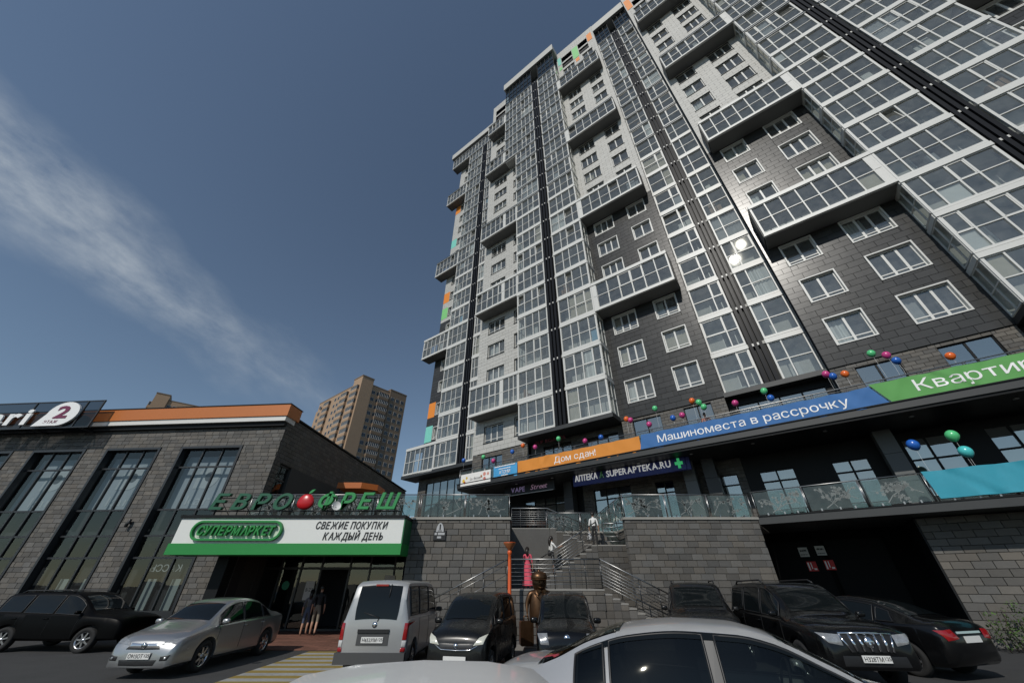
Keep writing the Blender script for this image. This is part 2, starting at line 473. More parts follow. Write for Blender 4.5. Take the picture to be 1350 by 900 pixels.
# ------------------------------------------------------------------ apartment tower
tower = thing('apartment_tower', 'tall apartment tower with glazed balcony stacks, white bands and black fins', 'building', tw(0,0,0), TH)
def lev(k): return Z0 + k * FH
_uc = {}
m_band = M('dark_spandrel', (0.045, 0.055, 0.06), 0.25, var=0.1)
def frame_mesh(w, muls, variant, glass, ends=(0.11, 0.11), band=True, h=FH):
    "balcony glazing seen from -y; origin at lower left; cells between muls"
    key = (round(w,3), tuple(round(m,3) for m in muls), variant, glass, ends, band, h)
    if key in _uc: return _uc[key]
    rnd = random.Random(hash(key) & 0xffff)
    b = MB()
    zt = h - 0.40
    xs = [0] + list(muls) + [w]
    b.box(0, ends[0], -0.05, 0.07, 0.05, zt); b.box(w-ends[1], w, -0.05, 0.07, 0.05, zt)
    for x in muls: b.box(x-0.035, x+0.035, -0.04, 0.06, 0.05, zt)
    zm = 1.31
    b.box(0, w, -0.025, 0.05, zm-0.03, zm+0.03)
    b.box(0, w, -0.06, 0.09, -0.06, 0.09)
    b.box(0, w, -0.03, 0.06, zt-0.06, zt)
    if band:
        b.box(-0.02, w+0.02, -0.10, 0.12, zt, h-0.10, 3 if variant >= 4 else 0)
        if variant >= 4: b.box(-0.02, w+0.02, -0.115, -0.101, zt+0.01, zt+0.06)
        b.box(0.0, w, -0.03, 0.12, h-0.10, h-0.06, 1)
    cells = []
    for i in range(len(xs)-1):
        for z0_, z1_ in ((0.09, zm-0.03), (zm+0.03, zt-0.06)):
            x0 = xs[i] + (ends[0] if i == 0 else 0.035); x1 = xs[i+1] - (ends[1] if i == len(xs)-2 else 0.035)
            tx, tz = rnd.uniform(-0.009, 0.009), rnd.uniform(-0.009, 0.009)
            cells.append((x0, x1, z0_, z1_, tx, tz))
            if glass and z0_ > 1 and rnd.random() < 0.09:
                d_ = rnd.uniform(0.10, 0.26)          # sash tilted open inwards
                for q in ((x0, x0+0.05), (x1-0.05, x1)): b.quad((q[0],0.03,z0_),(q[1],0.03,z0_),(q[1],0.03+d_,z1_),(q[0],0.03+d_,z1_))
                b.quad((x0,0.03+d_*.96,z1_-0.05),(x1,0.03+d_*.96,z1_-0.05),(x1,0.03+d_,z1_),(x0,0.03+d_,z1_))
                b.quad((x0+.05,0.035,z0_),(x1-.05,0.035,z0_),(x1-.05,0.035+d_,z1_),(x0+.05,0.035+d_,z1_), 2)
            elif glass: b.quad((x0, 0.02+tx+tz, z0_), (x1, 0.02-tx+tz, z0_), (x1, 0.02-tx-tz, z1_), (x0, 0.02+tx-tz, z1_), 2)
    # an opening sash here and there: white inner frame
    for c in cells:
        if rnd.random() < 0.22 and c[2] > 1:
            x0, x1, z0_, z1_ = c[:4]
            for q in ((x0, x0+0.05, z0_, z1_), (x1-0.05, x1, z0_, z1_), (x0, x1, z0_, z0_+0.05), (x0, x1, z1_-0.05, z1_)):
                b.box(q[0], q[1], -0.02, 0.03, q[2], q[3])
    _uc[key] = (b.mesh('balcony_glazing', [m_white, m_dark, m_glass, m_band]), cells)
    return _uc[key]
_pn = {}
def pane_mesh(w, h, t, mat=None):
    mat = mat or m_glass
    k = (round(w,3), round(h,3), t, mat.name)
    if k not in _pn:
        rnd = random.Random(t); tx, tz = rnd.uniform(-0.006,0.006), rnd.uniform(-0.006,0.006)
        b = MB(); b.quad((0,tx+tz,0),(w,-tx+tz,0),(w,-tx-tz,h),(0,tx-tz,h))
        _pn[k] = b.mesh('pane', mat)
    return _pn[k]
cnt = {'pane': 0}
def curtain_obj(parent, x0, x1, z0, z1, y, mat):
    b = MB(); n = max(4, int((x1-x0)/0.07)); pts = []
    for i in range(n+1):
        x = x0 + (x1-x0)*i/n; pts.append((x, y + 0.025*math.sin(i*1.9) + random.uniform(-.008,.008)))
    for i in range(n):
        b.quad((pts[i][0],pts[i][1],z0),(pts[i+1][0],pts[i+1][1],z0),(pts[i+1][0],pts[i+1][1],z1),(pts[i][0],pts[i][1],z1), 0, True)
    return b.build('curtain', mat, parent)
CURT = [m_curtain, M('grey_blind', (0.36,0.37,0.38), 0.9, var=0.1), M('blue_film', (0.15,0.34,0.48), 0.5, var=0.1), M('beige_curtain', (0.50,0.45,0.36), 0.9, var=0.1)]
def unit(s0, s1, y, k, muls, sep=False, band=True, ends=(0.11,0.11), curt=0.16):
    z = lev(k); w = s1 - s0
    me, cells = frame_mesh(w, [m - s0 for m in muls], random.randrange(4) + (4 if k >= 9 else 0), not sep, ends, band)
    o = obj('balcony_glazing', me, tower, (s0, y, z))
    if sep:
        for j, (x0, x1, z0_, z1_, tx, tz) in enumerate(cells):
            obj('pane', pane_mesh(x1-x0, z1_-z0_, random.randrange(12)), o, (x0, 0.02, z0_)); cnt['pane'] += 1
    xs = [s0] + list(muls) + [s1]
    r = random.random()
    if r < curt:
        mat = random.choice([CURT[0], CURT[0], CURT[1], CURT[3]])
        i0 = random.randrange(len(xs)-1); i1 = random.randrange(i0+1, len(xs))
        curtain_obj(tower, xs[i0]+0.08, xs[i1]-0.08, z+0.12, z+2.5, y+0.14, mat)
    elif r < curt + 0.10:
        i0 = random.randrange(len(xs)-1)
        z0c = random.choice([0.12, 1.38])
        b = MB(); b.box(xs[i0]+0.06, xs[i0+1]-0.06, y+0.10, y+0.12, z+z0c, z+z0c+1.15)
        b.build('window_blind', random.choice([CURT[1],CURT[1],CURT[0],CURT[3],CURT[3],CURT[2]]), tower)
    elif r < curt + 0.28:
        # things kept on the balcony: a low cupboard or boxes behind the glass
        b = MB(); x = random.uniform(s0+0.15, s1-0.8)
        for q in range(random.randint(1, 3)):
            ww = random.uniform(0.2, 0.6); b.box(x, min(x+ww, s1-0.12), y+0.25, y+0.6, z+0.06, z+random.uniform(0.5, 1.5)); x += ww+0.05
            if x > s1-0.4: break
        b.build('balcony_cupboard', random.choice([M('cupboard_white',(0.5,0.5,0.48),0.6), M('cupboard_wood',(0.22,0.13,0.07),0.6), M('cupboard_grey',(0.2,0.22,0.24),0.6)]), tower)
    return o
NF = 20
def core(s0, s1, y, yb, k0, k1, name='balcony_core', left=False, right=False, dark=False):
    "slabs, side walls and inner wall of a balcony stack"
    b = MB()
    for k in range(k0, k1+1):
        z = lev(k)
        b.box(s0+0.03, s1-0.03, y+0.13, yb, z-0.26, z-0.04, 0)
    b.quad((s0,yb,lev(k0)),(s1,yb,lev(k0)),(s1,yb,lev(k1)),(s0,yb,lev(k1)), 0)
    for k in range(k0, k1):
        z = lev(k); w = s1 - s0
        a, c = s0 + w*0.2, s0 + w*0.2 + min(1.5, w*0.55)
        b.quad((a,yb-.02,z+0.75),(c,yb-.02,z+0.75),(c,yb-.02,z+2.2),(a,yb-.02,z+2.2), 2)
        for q in ((a-.06,a,.7,2.25),(c,c+.06,.7,2.25),((a+c)/2-.03,(a+c)/2+.03,.75,2.2)):
            b.box(q[0], q[1], yb-.06, yb-.021, z+q[2], z+q[3], 1)
        b.box(a-.06, c+.06, yb-.06, yb-.021, z+.66, z+.72, 1); b.box(a-.06, c+.06, yb-.06, yb-.021, z+2.2, z+2.26, 1)
    b.build(name, [m_inner, m_white, m_innerdark], tower)
def side_glazing(s, y0, y1, k, facing):
    "end glazing of a protruding balcony: two panes deep"
    w = y1 - y0
    key = ('side', round(w,2))
    if key not in _uc:
        b = MB()
        for a in (0, w/2-0.03, w-0.1): b.box(a, a+0.08, -0.03, 0.03, 0.05, FH-0.40)
        for z in (0.02, 1.28, FH-0.46): b.box(0, w, -0.025, 0.025, z, z+0.07)
        b.box(-0.02, w, -0.06, 0.06, FH-0.40, FH-0.10)
        b.quad((0.08,0,0.09),(w-0.1,0,0.09),(w-0.1,0,FH-0.46),(0.08,0,FH-0.46), 1)
        _uc[key] = b.mesh('end_glazing', [m_white, m_glass])
    if facing > 0: obj('end_glazing', _uc[key], tower, (s, y0, lev(k)), (0,0,R(90)))
    else: obj('end_glazing', _uc[key], tower, (s, y1, lev(k)), (0,0,R(-90)))
def pilaster(s0, s1, y, k0, k1, nf=3):
    b = MB(); b.box(s0, s1, y+0.18, y+0.5, lev(k0)-0.05, lev(k1)); b.build('pilaster_backing', m_dark, tower)
    w = (s1-s0-0.1)/nf
    for i in range(nf):
        b = MB(); x = s0 + 0.06 + i*w
        b.box(x, x+w*0.62, y-0.10, y+0.17, lev(k0)-0.05, lev(k1)-0.05)
        b.build('fin', m_fin, tower)
    b = MB()
    for k in range(k0+1, k1+1):
        for i in range(nf-1):
            x = s0 + 0.06 + i*w + w*0.62
            b.box(x+0.005, x+w*0.36, y-0.06, y+0.10, lev(k)-0.34, lev(k)-0.16)
    b.build('fin_bracket', m_white, tower)
def solid(name, x0, x1, y0, y1, z0, z1, mat):
    b = MB(); b.box(x0, x1, y0, y1, z0, z1); return b.build(name, mat, tower)

# --- glazed stacks
# bay 0 (left, set back), bay 1, bay 2 (in a niche), bay 3 (right)
Y0_, Y1_, Y2_, Y3_ = 2.9, 0.0, 1.75, -0.5
for k in range(0, 21):
    if k < 20: unit(-29.5, -26.12, Y0_, k, [-28.75,-27.84,-27.14], sep=(k<=1))
    if k < 20: unit(-24.98, -23.35, Y0_, k, [-24.5, -23.95], sep=False)
for k in range(0, 20):
    if k < 14: unit(-16.38, -12.98, Y1_, k, [-15.49,-14.61,-13.9], sep=(k<=3))
    else: unit(-18.42, -12.98, Y1_, k, [-17.6,-16.9,-16.1,-15.2,-14.5,-13.7])
    unit(-11.82, -8.45, Y1_, k, [-10.8,-10.1,-9.17], sep=(k<=3))
    unit(-1.6, 0.55, Y2_, k, [-0.2], sep=(k<=4), ends=(0.10,0.10), curt=0.2)
    unit(1.55, 3.52, Y2_, k, [2.28], sep=(k<=4), ends=(0.10,0.10), curt=0.2)
    unit(10.37, 13.9, Y3_, k, [11.1,12.05,12.75], sep=(k<=3))
    unit(14.86, 18.4, Y3_, k, [15.9,16.6,17.5], sep=(2<=k<=5))
pilaster(-26.1, -25.0, Y0_, 0, 20); pilaster(-12.96, -11.84, Y1_, 0, 20); pilaster(0.57, 1.53, Y2_, 0, 20); pilaster(13.92, 14.84, Y3_, 0, 20)
core(-29.5, -23.35, Y0_, 4.2, 0, 20); core(-18.42, -8.45, Y1_, 1.30, 14, 20); core(-16.38, -8.45, Y1_, 1.30, 0, 14)
core(-1.6, 3.52, Y2_, 3.0, 0, 20); core(10.37, 18.4, Y3_, 0.80, 0, 20)
for k in range(0, 20):
    if k not in (3,7,12,17): side_glazing(-8.45, Y1_, 1.34, k, +1)
    if k not in (3,7,12,17): side_glazing(10.37, Y3_, 0.84, k, -1)
    if k not in (1,5,9,14,18): side_glazing(-16.38 if k < 14 else -18.42, Y1_, 1.34, k, -1)
    side_glazing(-29.5, Y0_, 4.2, k, -1)
# --- projecting glazed boxes across the plain walls
def gbox(s0, s1, y, yw, k, muls, panel, sep, free):
    "free: -1 left end free, +1 right end free"
    z = lev(k)
    unit(s0, s1, y, k, muls, sep=sep, curt=0.03)
    b = MB(); b.box(panel[0], panel[1], y-0.045, y+0.075, z+0.05, z+FH-0.40); b.box(panel[0]+0.02, panel[1]-0.02, y-0.05, y-0.046, z+1.30, z+1.32, 1)
    b.build('balcony_panel', [m_white, m_dark], tower)
    b = MB(); b.box(s0+0.02, s1, y+0.10, yw-0.01, z-0.22, z-0.07); b.box(s0-0.03, s1, y-0.10, y+0.099, z-0.20, z-0.065, 1)
    b.build('balcony_soffit', [m_soffit, m_white], tower)
    b = MB(); b.box(s0, s1, y+0.125, yw-0.01, z+FH-0.34, z+FH-0.08); b.build('balcony_roof', m_soffit, tower)
    e = s1 if free > 0 else s0
    b = MB(); b.box(e-0.05, e+0.05, y+0.10, yw-0.01, z-0.07, z+FH-0.12); b.build('balcony_end_wall', m_dark if free > 0 else m_slabdark, tower)
def lin(a, b_, n): return [a + (b_-a)*i/n for i in range(1, n)]
for k in (3,7,12,17):
    gbox(-8.44, -2.0, Y1_, 1.34, k, [-8.05] + lin(-8.05, -2.0, 6), (-8.4,-8.02), k<=3, +1)
    gbox(3.86, 10.36, Y3_, 0.84, k, lin(3.86, 9.97, 7) + [9.97], (9.98,10.34), k<=3, -1)
    gbox(18.42, 24.4, Y3_, 0.84, k, [18.8] + lin(18.8, 24.4, 6), (18.44,18.78), False, +1)
for k in (1,5,9,14,18):
    r = -16.4 if k < 14 else -18.44
    ms = [m for m in [-21.3,-20.5,-19.7,-18.95,-18.42,-18.08,-17.4,-16.9] if m < r-0.2]
    gbox(-22.15, r, Y1_, 1.34, k, ms, (-18.40,-18.10) if k < 14 else (r-0.3, r-0.02), k<=1, -1)
for k in (0,5,10,16,20):
    s1 = -29.52 if k < 20 else -24.0
    gbox(-34.25, s1, Y0_, 4.2, k, lin(-34.25, s1, 6 if k < 20 else 12), (s1-0.06, s1-0.02), k == 0, -1)
# --- plain walls
WALLS = []
def wall(s0, s1, y, wins, skip, k0, k1, zbot, ztop, split, deep, extra=()):
    "wins: (x0,x1,zoff0,zoff1,ncol)"
    holes = []
    for k in range(k0, k1):
        if k in skip: continue
        for w in wins:
            if w[0] < s0 + 0.02: continue
            holes.append((w[0], w[1], lev(k)+w[2], lev(k)+w[3]))
            window(w, y, k, deep(k))
    for e in extra: holes.append(e)
    b = MB()
    holed(b, s0, s1, zbot, ztop, y+0.045, holes, 0.22, 0, 1)
    # dark rooms behind the openings
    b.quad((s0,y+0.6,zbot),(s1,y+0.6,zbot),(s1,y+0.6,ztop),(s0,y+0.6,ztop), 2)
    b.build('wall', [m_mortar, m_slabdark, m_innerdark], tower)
    for z0_, z1_, mat in split:
        T = tiles(s0, s1, z0_, z1_, 0.80, 0.40, holes, 0.5, 0.014)
        WALLS.append((T, y, mat))
_wm = {}
def window(w, y, k, frame):
    x0, x1, a, c, n = w; W = x1-x0; H = c-a; sep = k <= 2
    key = (round(W,2), round(H,2), n, frame, sep, random.randrange(2))
    if key not in _wm:
        b = MB()
        if frame:      # raised white surround
            for q in ((0,0.07,0,H),(W-0.07,W,0,H),(0.07,W-0.07,0,0.07),(0.07,W-0.07,H-0.07,H)): b.box(q[0],q[1],-0.05,0.14,q[2],q[3])
        else:
            b.box(-0.04, W+0.04, -0.06, 0.1, -0.05, 0.0, 2)
        yy = 0.14; m0 = 0.07 if frame else 0.0
        for q in ((m0,m0+0.07,m0,H-m0),(W-m0-0.07,W-m0,m0,H-m0),(m0,W-m0,m0,m0+0.07),(m0,W-m0,H-m0-0.07,H-m0)): b.box(q[0],q[1],yy,yy+0.06,q[2],q[3])
        xs = [m0+0.07 + (W-2*m0-0.14)*i/n for i in range(n+1)]
        for x in xs[1:-1]: b.box(x-0.055, x+0.055, yy-0.005, yy+0.06, m0+0.06, H-m0-0.06)
        b.box(m0+0.06, W-m0-0.06, yy-0.002, yy+0.055, m0+0.26, m0+0.32)
        cells = []
        for i in range(n):
            g = (xs[i] + (0.055 if i else 0), xs[i+1] - (0.055 if i < n-1 else 0), m0+0.07, H-m0-0.07)
            cells.append(g); t = random.uniform(-.006,.006)
            if not sep: b.quad((g[0],yy+.03+t,g[2]),(g[1],yy+.03-t,g[2]),(g[1],yy+.03-t,g[3]),(g[0],yy+.03+t,g[3]), 1)
        _wm[key] = (b.mesh('window', [m_white, m_glass, m_slabdark]), cells)
    me, cells = _wm[key]
    o = obj('window', me, tower, (x0, y, lev(k)+a))
    if sep:
        for g in cells: obj('pane', pane_mesh(g[1]-g[0], g[3]-g[2], random.randrange(12)), o, (g[0], 0.17, g[2]))
    if random.random() < 0.5:
        f = random.choice([0.35, 0.5, 1.0])
        curtain_obj(tower, x0+0.1, x0+0.1+(W-0.2)*f, lev(k)+a+0.1, lev(k)+c-0.1, y+0.40, random.choice([CURT[0], CURT[0], CURT[3], CURT[1]]))
TOPB = 79.0
wall(-22.5, -16.36, 1.35, [(-21.3,-19.07,0.62,2.20,3),(-17.82,-17.1,0.60,2.30,1)], (1,5,9,14,18), 0, 20, Z0-0.25, 78.7, [(Z0-0.25, 78.7, m_lightclad)], lambda k: False, [(-21.8,-18.6,lev(20)+0.9,lev(20)+2.6),(-21.8,-18.6,lev(20)+3.1,lev(20)+4.8)])
wall(-8.47, -1.62, 1.35, [(-7.63,-5.6,0.84,2.66,3),(-4.18,-2.45,0.86,2.68,2)], (3,7,12,17), 0, 20, Z0-0.25, TOPB, [(Z0-0.25, lev(7)+0.2, m_darkclad), (lev(7)+0.2, TOPB, m_lightclad)], lambda k: k < 7, [(-7.6,-5.7,lev(20)+0.4,lev(20)+2.2),(-7.6,-5.7,lev(20)+2.7,lev(20)+4.5),(-4.5,-2.9,lev(20)+0.4,lev(20)+2.2),(-4.5,-2.9,lev(20)+2.7,lev(20)+4.5)])
wall(3.56, 10.4, 0.85, [(4.40,6.16,0.86,2.66,2),(7.58,9.60,0.86,2.74,3)], (3,7,12,17), 0, 20, Z0-0.3, TOPB, [(Z0-0.3, lev(7)+0.2, m_darkclad), (lev(7)+0.2, TOPB, m_lightclad)], lambda k: k < 7, [(4.6,6.4,lev(20)+0.4,lev(20)+2.2),(7.4,9.2,lev(20)+0.4,lev(20)+2.2)])
wall(18.4, 25.0, 0.85, [(19.1,21.1,0.86,2.66,3),(22.4,24.1,0.86,2.66,2)], (3,7,12,17), 0, 20, Z0-0.3, TOPB, [(Z0-0.3, lev(7)+0.2, m_darkclad), (lev(7)+0.2, TOPB, m_lightclad)], lambda k: k < 7)
wall(-33.05, -29.4, 4.2, [(-31.75,-30.6,0.86,2.4,1)], (0,5,10,16), 0, 20, Z0-0.3, lev(20), [(Z0-0.3, lev(7)+0.1, m_darkclad), (lev(7)+0.1, lev(20), m_lightclad)], lambda k: k < 7)
# cladding pieces: the ones lowest (nearest) as single panels, the rest joined
allT = []
for T, y, mat in WALLS:
    for r in T: allT.append((r, y, mat))
def rk(t):
    r, y, mat = t
    p = tw((r[0]+r[1])/2, y, r[2]); return (p - Vector((0,0,1.8))).length + (14 if p.x > 17 else 0)
allT.sort(key=rk)
for r, y, mat in allT[:300]:
    obj('cladding_panel', piece_mesh(r[1]-r[0], r[3]-r[2], 0.04, 0.004, mat, 'cladding_panel'), tower, (r[0], y - random.uniform(0,0.005), r[2]))
for mat in (m_lightclad, m_darkclad):
    b = MB()
    for r, y, mt in allT[300:]:
        if mt is mat: piece(b, r[0], r[2], y - random.uniform(0,0.005), r[1]-r[0], r[3]-r[2], 0.04, 0.004)
    stuff(b.build('cladding_panel', mat, tower))
# coloured panels
def cpanel(x0, x1, y, k, a, c, mat):
    b = MB(); piece(b, x0, lev(k)+a, y-0.02, x1-x0, c-a, 0.05, 0.006); b.build('coloured_panel', mat, tower)
for k, mat in ((8, m_orange), (7, m_green), (2, m_orange), (1, m_teal), (12, m_teal), (15, m_orange)):
    cpanel(-33.03, -31.85, 4.2, k, 0.70, 2.65, mat)
for x0, x1, a, c, mat in ((-8.3,-7.7,2.3,5.2,m_teal),(-5.6,-4.6,0.3,4.5,m_green),(-2.8,-2.0,2.5,5.3,m_orange),(-8.2,-7.7,0.2,1.3,m_green),(-5.3,-4.7,-1.2,0.0,m_orange),(3.7,4.5,0.4,4.4,m_orange),(6.5,7.2,0.2,2.4,m_green)):
    cpanel(x0, x1, 1.33 if x0 < 3 else 0.83, 20, a, c, mat)
# crown glazing and cornices
def crown(s0, s1, y, z0, z1, n, gap=None):
    b = MB(); g = MB()
    xs = [s0 + (s1-s0)*i/n for i in range(n+1)]
    rows = 4
    for i in range(n+1): b.box(xs[i]-0.04, xs[i]+0.04, y-0.04, y+0.06, z0, z1)
    for j in range(rows+1):
        z = z0 + (z1-z0)*j/rows; b.box(s0, s1, y-0.03, y+0.05, z-0.04, z+0.04)
    for i in range(n):
        for j in range(rows):
            t = random.uniform(-.01,.01)
            z = z0 + (z1-z0)*j/rows; zz = z0 + (z1-z0)*(j+1)/rows
            g.quad((xs[i]+.04,y+.02+t,z+.04),(xs[i+1]-.04,y+.02-t,z+.04),(xs[i+1]-.04,y+.02-t,zz-.04),(xs[i]+.04,y+.02+t,zz-.04))
    o = b.build('crown_glazing', m_dark, tower); stuff(g.build('pane', m_crown, o))
for a, c, y, zt, n in ((-18.4,-13.0,Y1_,77.5,7),(-11.6,-8.5,Y1_,77.5,4),(-1.6,0.5,Y2_,76.4,3),(1.5,3.5,Y2_,76.4,3),(10.4,13.9,Y3_,77.5,4),(14.9,18.4,Y3_,77.5,4)):
    crown(a, c, y, lev(20)-0.05, zt, n)
solid('cornice', -18.7, -8.2, -0.35, 8, 77.5, 79.6, m_lightclad)
solid('cornice', -1.64, 3.54, 1.30, 8, 76.4, 78.6, m_lightclad)
solid('cornice', 10.2, 18.6, -0.9, 8, 77.5, 79.6, m_lightclad)
solid('cornice', -34.6, -22.52, 2.55, 9, 75.2, 76.8, m_lightclad)
solid('roof_glazing_band', -29.4, -22.6, 3.1, 3.2, lev(20), 75.2, m_dark)
solid('crown_back_wall', -18.4, -8.5, 1.5, 1.6, lev(20), 77.5, m_innerdark)
solid('crown_back_wall', -1.6, 3.5, 3.0, 3.1, lev(20), 76.4, m_innerdark)
solid('crown_back_wall', 10.4, 18.4, 1.0, 1.1, lev(20), 77.5, m_innerdark)
# bodies behind
for a, c, y, z1 in ((-33.05,-22.5,4.3,75.2),(-22.5,-18.4,2.0,78.7),(-18.4,-8.47,1.95,77.5),(-8.47,-1.62,2.0,79.0),(-1.62,3.56,3.2,76.4),(3.56,10.4,1.5,79.0),(10.4,18.4,1.5,77.5),(18.4,25.0,1.5,79.0)):
    solid('building_mass', a, c, y+0.2 if a != -22.5 else y+0.2, 17, TZ+0.02, z1-0.02, m_lightclad)
# black soffits under the stacks
solid('soffit_slab', -16.45, -8.38, -0.08, 1.9, Z0-0.36, Z0-0.07, m_slabdark)
solid('soffit_slab', -1.66, 3.56, 1.25, 3.0, Z0-0.36, Z0-0.07, m_slabdark)
solid('soffit_slab', 10.3, 18.5, -0.58, 1.4, Z0-0.36, Z0-0.07, m_slabdark)
solid('soffit_slab', -34.4, -22.55, 2.8, 4.9, Z0-0.40, Z0-0.07, m_slabdark)
# ------------------------------------------------------------------ commercial floors of the tower
def shop_wall(s0, s1, z0, z1, y, wins, mat, bw, bh, sep, bmat, depth=0.7):
    holes = [(a, c, p, q) for a, c, p, q, n, r in wins]
    b = MB(); holed(b, s0, s1, z0, z1, y+0.05, holes, 0.25, 0, 1)
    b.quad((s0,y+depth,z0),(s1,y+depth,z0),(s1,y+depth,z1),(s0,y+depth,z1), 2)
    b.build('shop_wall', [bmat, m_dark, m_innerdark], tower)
    if mat: lay(tower, 'stone_block', tiles(s0, s1, z0, z1, bw, bh, holes, 0.5, 0.012), y, 0.05, 0.006, mat, sep)
    for a, c, p, q, n, r in wins:
        f = MB()
        W = c-a; H = q-p
        for i in range(n+1): x = a + W*i/n; f.box(max(a,x-0.04), min(c,x+0.04), y+0.10, y+0.18, p, q)
        rows = [p] + r + [q]
        for z in rows: f.box(a, c, y+0.11, y+0.17, max(p,z-0.04), min(q,z+0.04))
        o = f.build('shop_window', m_dark, tower)
        for i in range(n):
            for j in range(len(rows)-1):
                w_, h_ = W/n-0.08, rows[j+1]-rows[j]-0.08
                obj('pane', pane_mesh(w_, h_, random.randrange(12), m_skyglass), o, (a+W*i/n+0.04, y+0.14, rows[j]+0.04))
YC = 1.5
# upper commercial floor: stone around dark windows
zt = Z0 - 0.37
shop_wall(-22.6, -16.46, UZ, Z0-0.26, 1.42, [(-21.5,-19.2,UZ+0.1,11.05,3,[10.05])], m_stone, 0.45, 0.2, 40, m_mortar)
shop_wall(-16.44, -8.40, UZ, zt, 1.75, [(-15.2,-12.7,UZ+0.1,10.95,3,[10.1]),(-11.4,-8.9,UZ+0.1,10.85,3,[10.1])], m_stone2, 0.45, 0.2, 0, m_mortar)
shop_wall(-8.38, -1.68, UZ, Z0-0.26, 1.42, [(-7.61,-5.67,UZ+0.1,11.25,2,[10.0]),(-4.16,-2.5,UZ+0.1,11.3,2,[10.0])], m_stone, 0.45, 0.2, 60, m_mortar)
shop_wall(-1.66, 3.54, UZ, zt, 1.9, [(-1.2,3.2,UZ+0.1,10.9,4,[10.0])], None, 1, 1, 0, m_dark)
shop_wall(3.56, 10.3, UZ, Z0-0.31, 0.92, [(4.55,6.2,UZ+0.1,11.15,2,[10.0]),(7.65,9.5,UZ+0.1,11.2,2,[10.0])], m_stone, 0.45, 0.2, 60, m_mortar)
shop_wall(10.32, 25.0, UZ, zt, 1.0, [(11,14,UZ+0.1,10.9,3,[10.0]),(15,18,UZ+0.1,10.9,3,[10.0])], None, 1, 1, 0, m_dark)
shop_wall(-33.05, -22.62, TZ, zt-0.04, 4.25, [(-31.8,-23.4,TZ+0.1,10.75,8,[6.6,8.6])], m_stone2, 0.45, 0.2, 0, m_mortar)
# lower commercial floor: black recess with doors and piers
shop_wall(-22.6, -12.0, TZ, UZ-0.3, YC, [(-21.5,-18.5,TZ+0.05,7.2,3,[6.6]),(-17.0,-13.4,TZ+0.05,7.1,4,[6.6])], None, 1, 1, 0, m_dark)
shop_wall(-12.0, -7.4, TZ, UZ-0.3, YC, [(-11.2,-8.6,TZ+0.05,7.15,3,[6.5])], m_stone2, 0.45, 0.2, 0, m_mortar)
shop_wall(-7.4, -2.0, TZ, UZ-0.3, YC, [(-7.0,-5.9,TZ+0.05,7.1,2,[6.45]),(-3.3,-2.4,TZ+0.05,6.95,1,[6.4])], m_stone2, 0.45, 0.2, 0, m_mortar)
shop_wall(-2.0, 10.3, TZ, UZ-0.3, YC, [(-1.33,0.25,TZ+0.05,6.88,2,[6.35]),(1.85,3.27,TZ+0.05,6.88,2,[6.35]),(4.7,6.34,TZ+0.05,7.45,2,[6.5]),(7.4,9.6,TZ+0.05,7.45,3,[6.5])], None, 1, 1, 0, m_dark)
m_col = M('grey_column_panel', (0.10, 0.105, 0.105), 0.5, var=0.1)
for s in (-13.0, -5.0, -3.9, 3.75):
    b = MB()
    for j, z in enumerate((TZ, TZ+1.2, TZ+2.4)): b.box(s, s+0.65, 0.55, 1.2, z+0.005, min(z+1.19, UZ-0.31))
    b.build('column', m_col if s in (-5.0, 3.75) else m_slabdark, tower)
# garage level under the lower terrace
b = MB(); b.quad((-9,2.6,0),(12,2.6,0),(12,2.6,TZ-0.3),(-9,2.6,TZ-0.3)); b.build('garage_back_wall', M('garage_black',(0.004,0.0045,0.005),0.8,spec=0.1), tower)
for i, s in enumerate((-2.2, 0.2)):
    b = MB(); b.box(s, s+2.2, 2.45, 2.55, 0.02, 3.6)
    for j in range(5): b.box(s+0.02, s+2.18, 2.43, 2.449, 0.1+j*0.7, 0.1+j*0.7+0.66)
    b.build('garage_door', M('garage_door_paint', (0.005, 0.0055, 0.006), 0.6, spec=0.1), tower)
pier_y = -0.35
b = MB(); b.box(3.42, 12.5, pier_y+0.055, 3.0, 0, TZ-0.32); b.build('garage_pier', m_mortar, tower)
lay(tower, 'stone_block', tiles(3.42, 12.5, 0, TZ-0.33, 0.55, 0.25, (), 0.5, 0.014), pier_y, 0.05, 0.008, m_stone, 80)
b = MB(); b.box(3.36, 3.415, pier_y-0.02, 3.0, 0, TZ-0.33); b.build('pier_corner_trim', m_dark, tower)

# ------------------------------------------------------------------ terraces
def tpoly(pts): return [(p.x, p.y) for p in pts]
m_paving = M('terrace_paving', (0.20, 0.19, 0.18), 0.8, var=0.2, scale=4)
b = MB()
c0 = tw(-1.86, -1.77)
b.prismz([(-12.2,18.1),(-0.12,18.1),(-0.12,44),(-12.2,52)], TZ-0.3, TZ-0.02)
b.prismz([(-0.11,23.25),(6.1,23.25),(6.1,36),(-0.11,43)], TZ-0.3, TZ-0.02)
b.prismz([(6.11,18.1),(c0.x,18.1),(tw(-1.86,3).x,tw(-1.86,3).y),(6.11,32)], TZ-0.3, TZ-0.02)
struct(b.build('terrace', m_paving))
b = MB()
b.box(-1.84, 26, -1.77, 2.7, TZ-0.30, TZ-0.01)
o = struct(b.build('terrace_slab', m_slabdark, None, tw(0,0,0), (0,0,TH)))
b = MB(); b.box(-1.84, 26, -1.80, -1.60, TZ-0.008, TZ+0.035); b.build('slab_edge_trim', m_dark, o)
b = MB(); b.box(-21.1, 26, -1.77, 1.6, UZ-0.30, UZ); b.box(-21.1, 26, -1.70, 1.6, UZ-0.42, UZ-0.302, 1)
o = struct(b.build('upper_terrace_slab', [m_slabdark, m_dark], None, tw(0,0,0), (0,0,TH)))
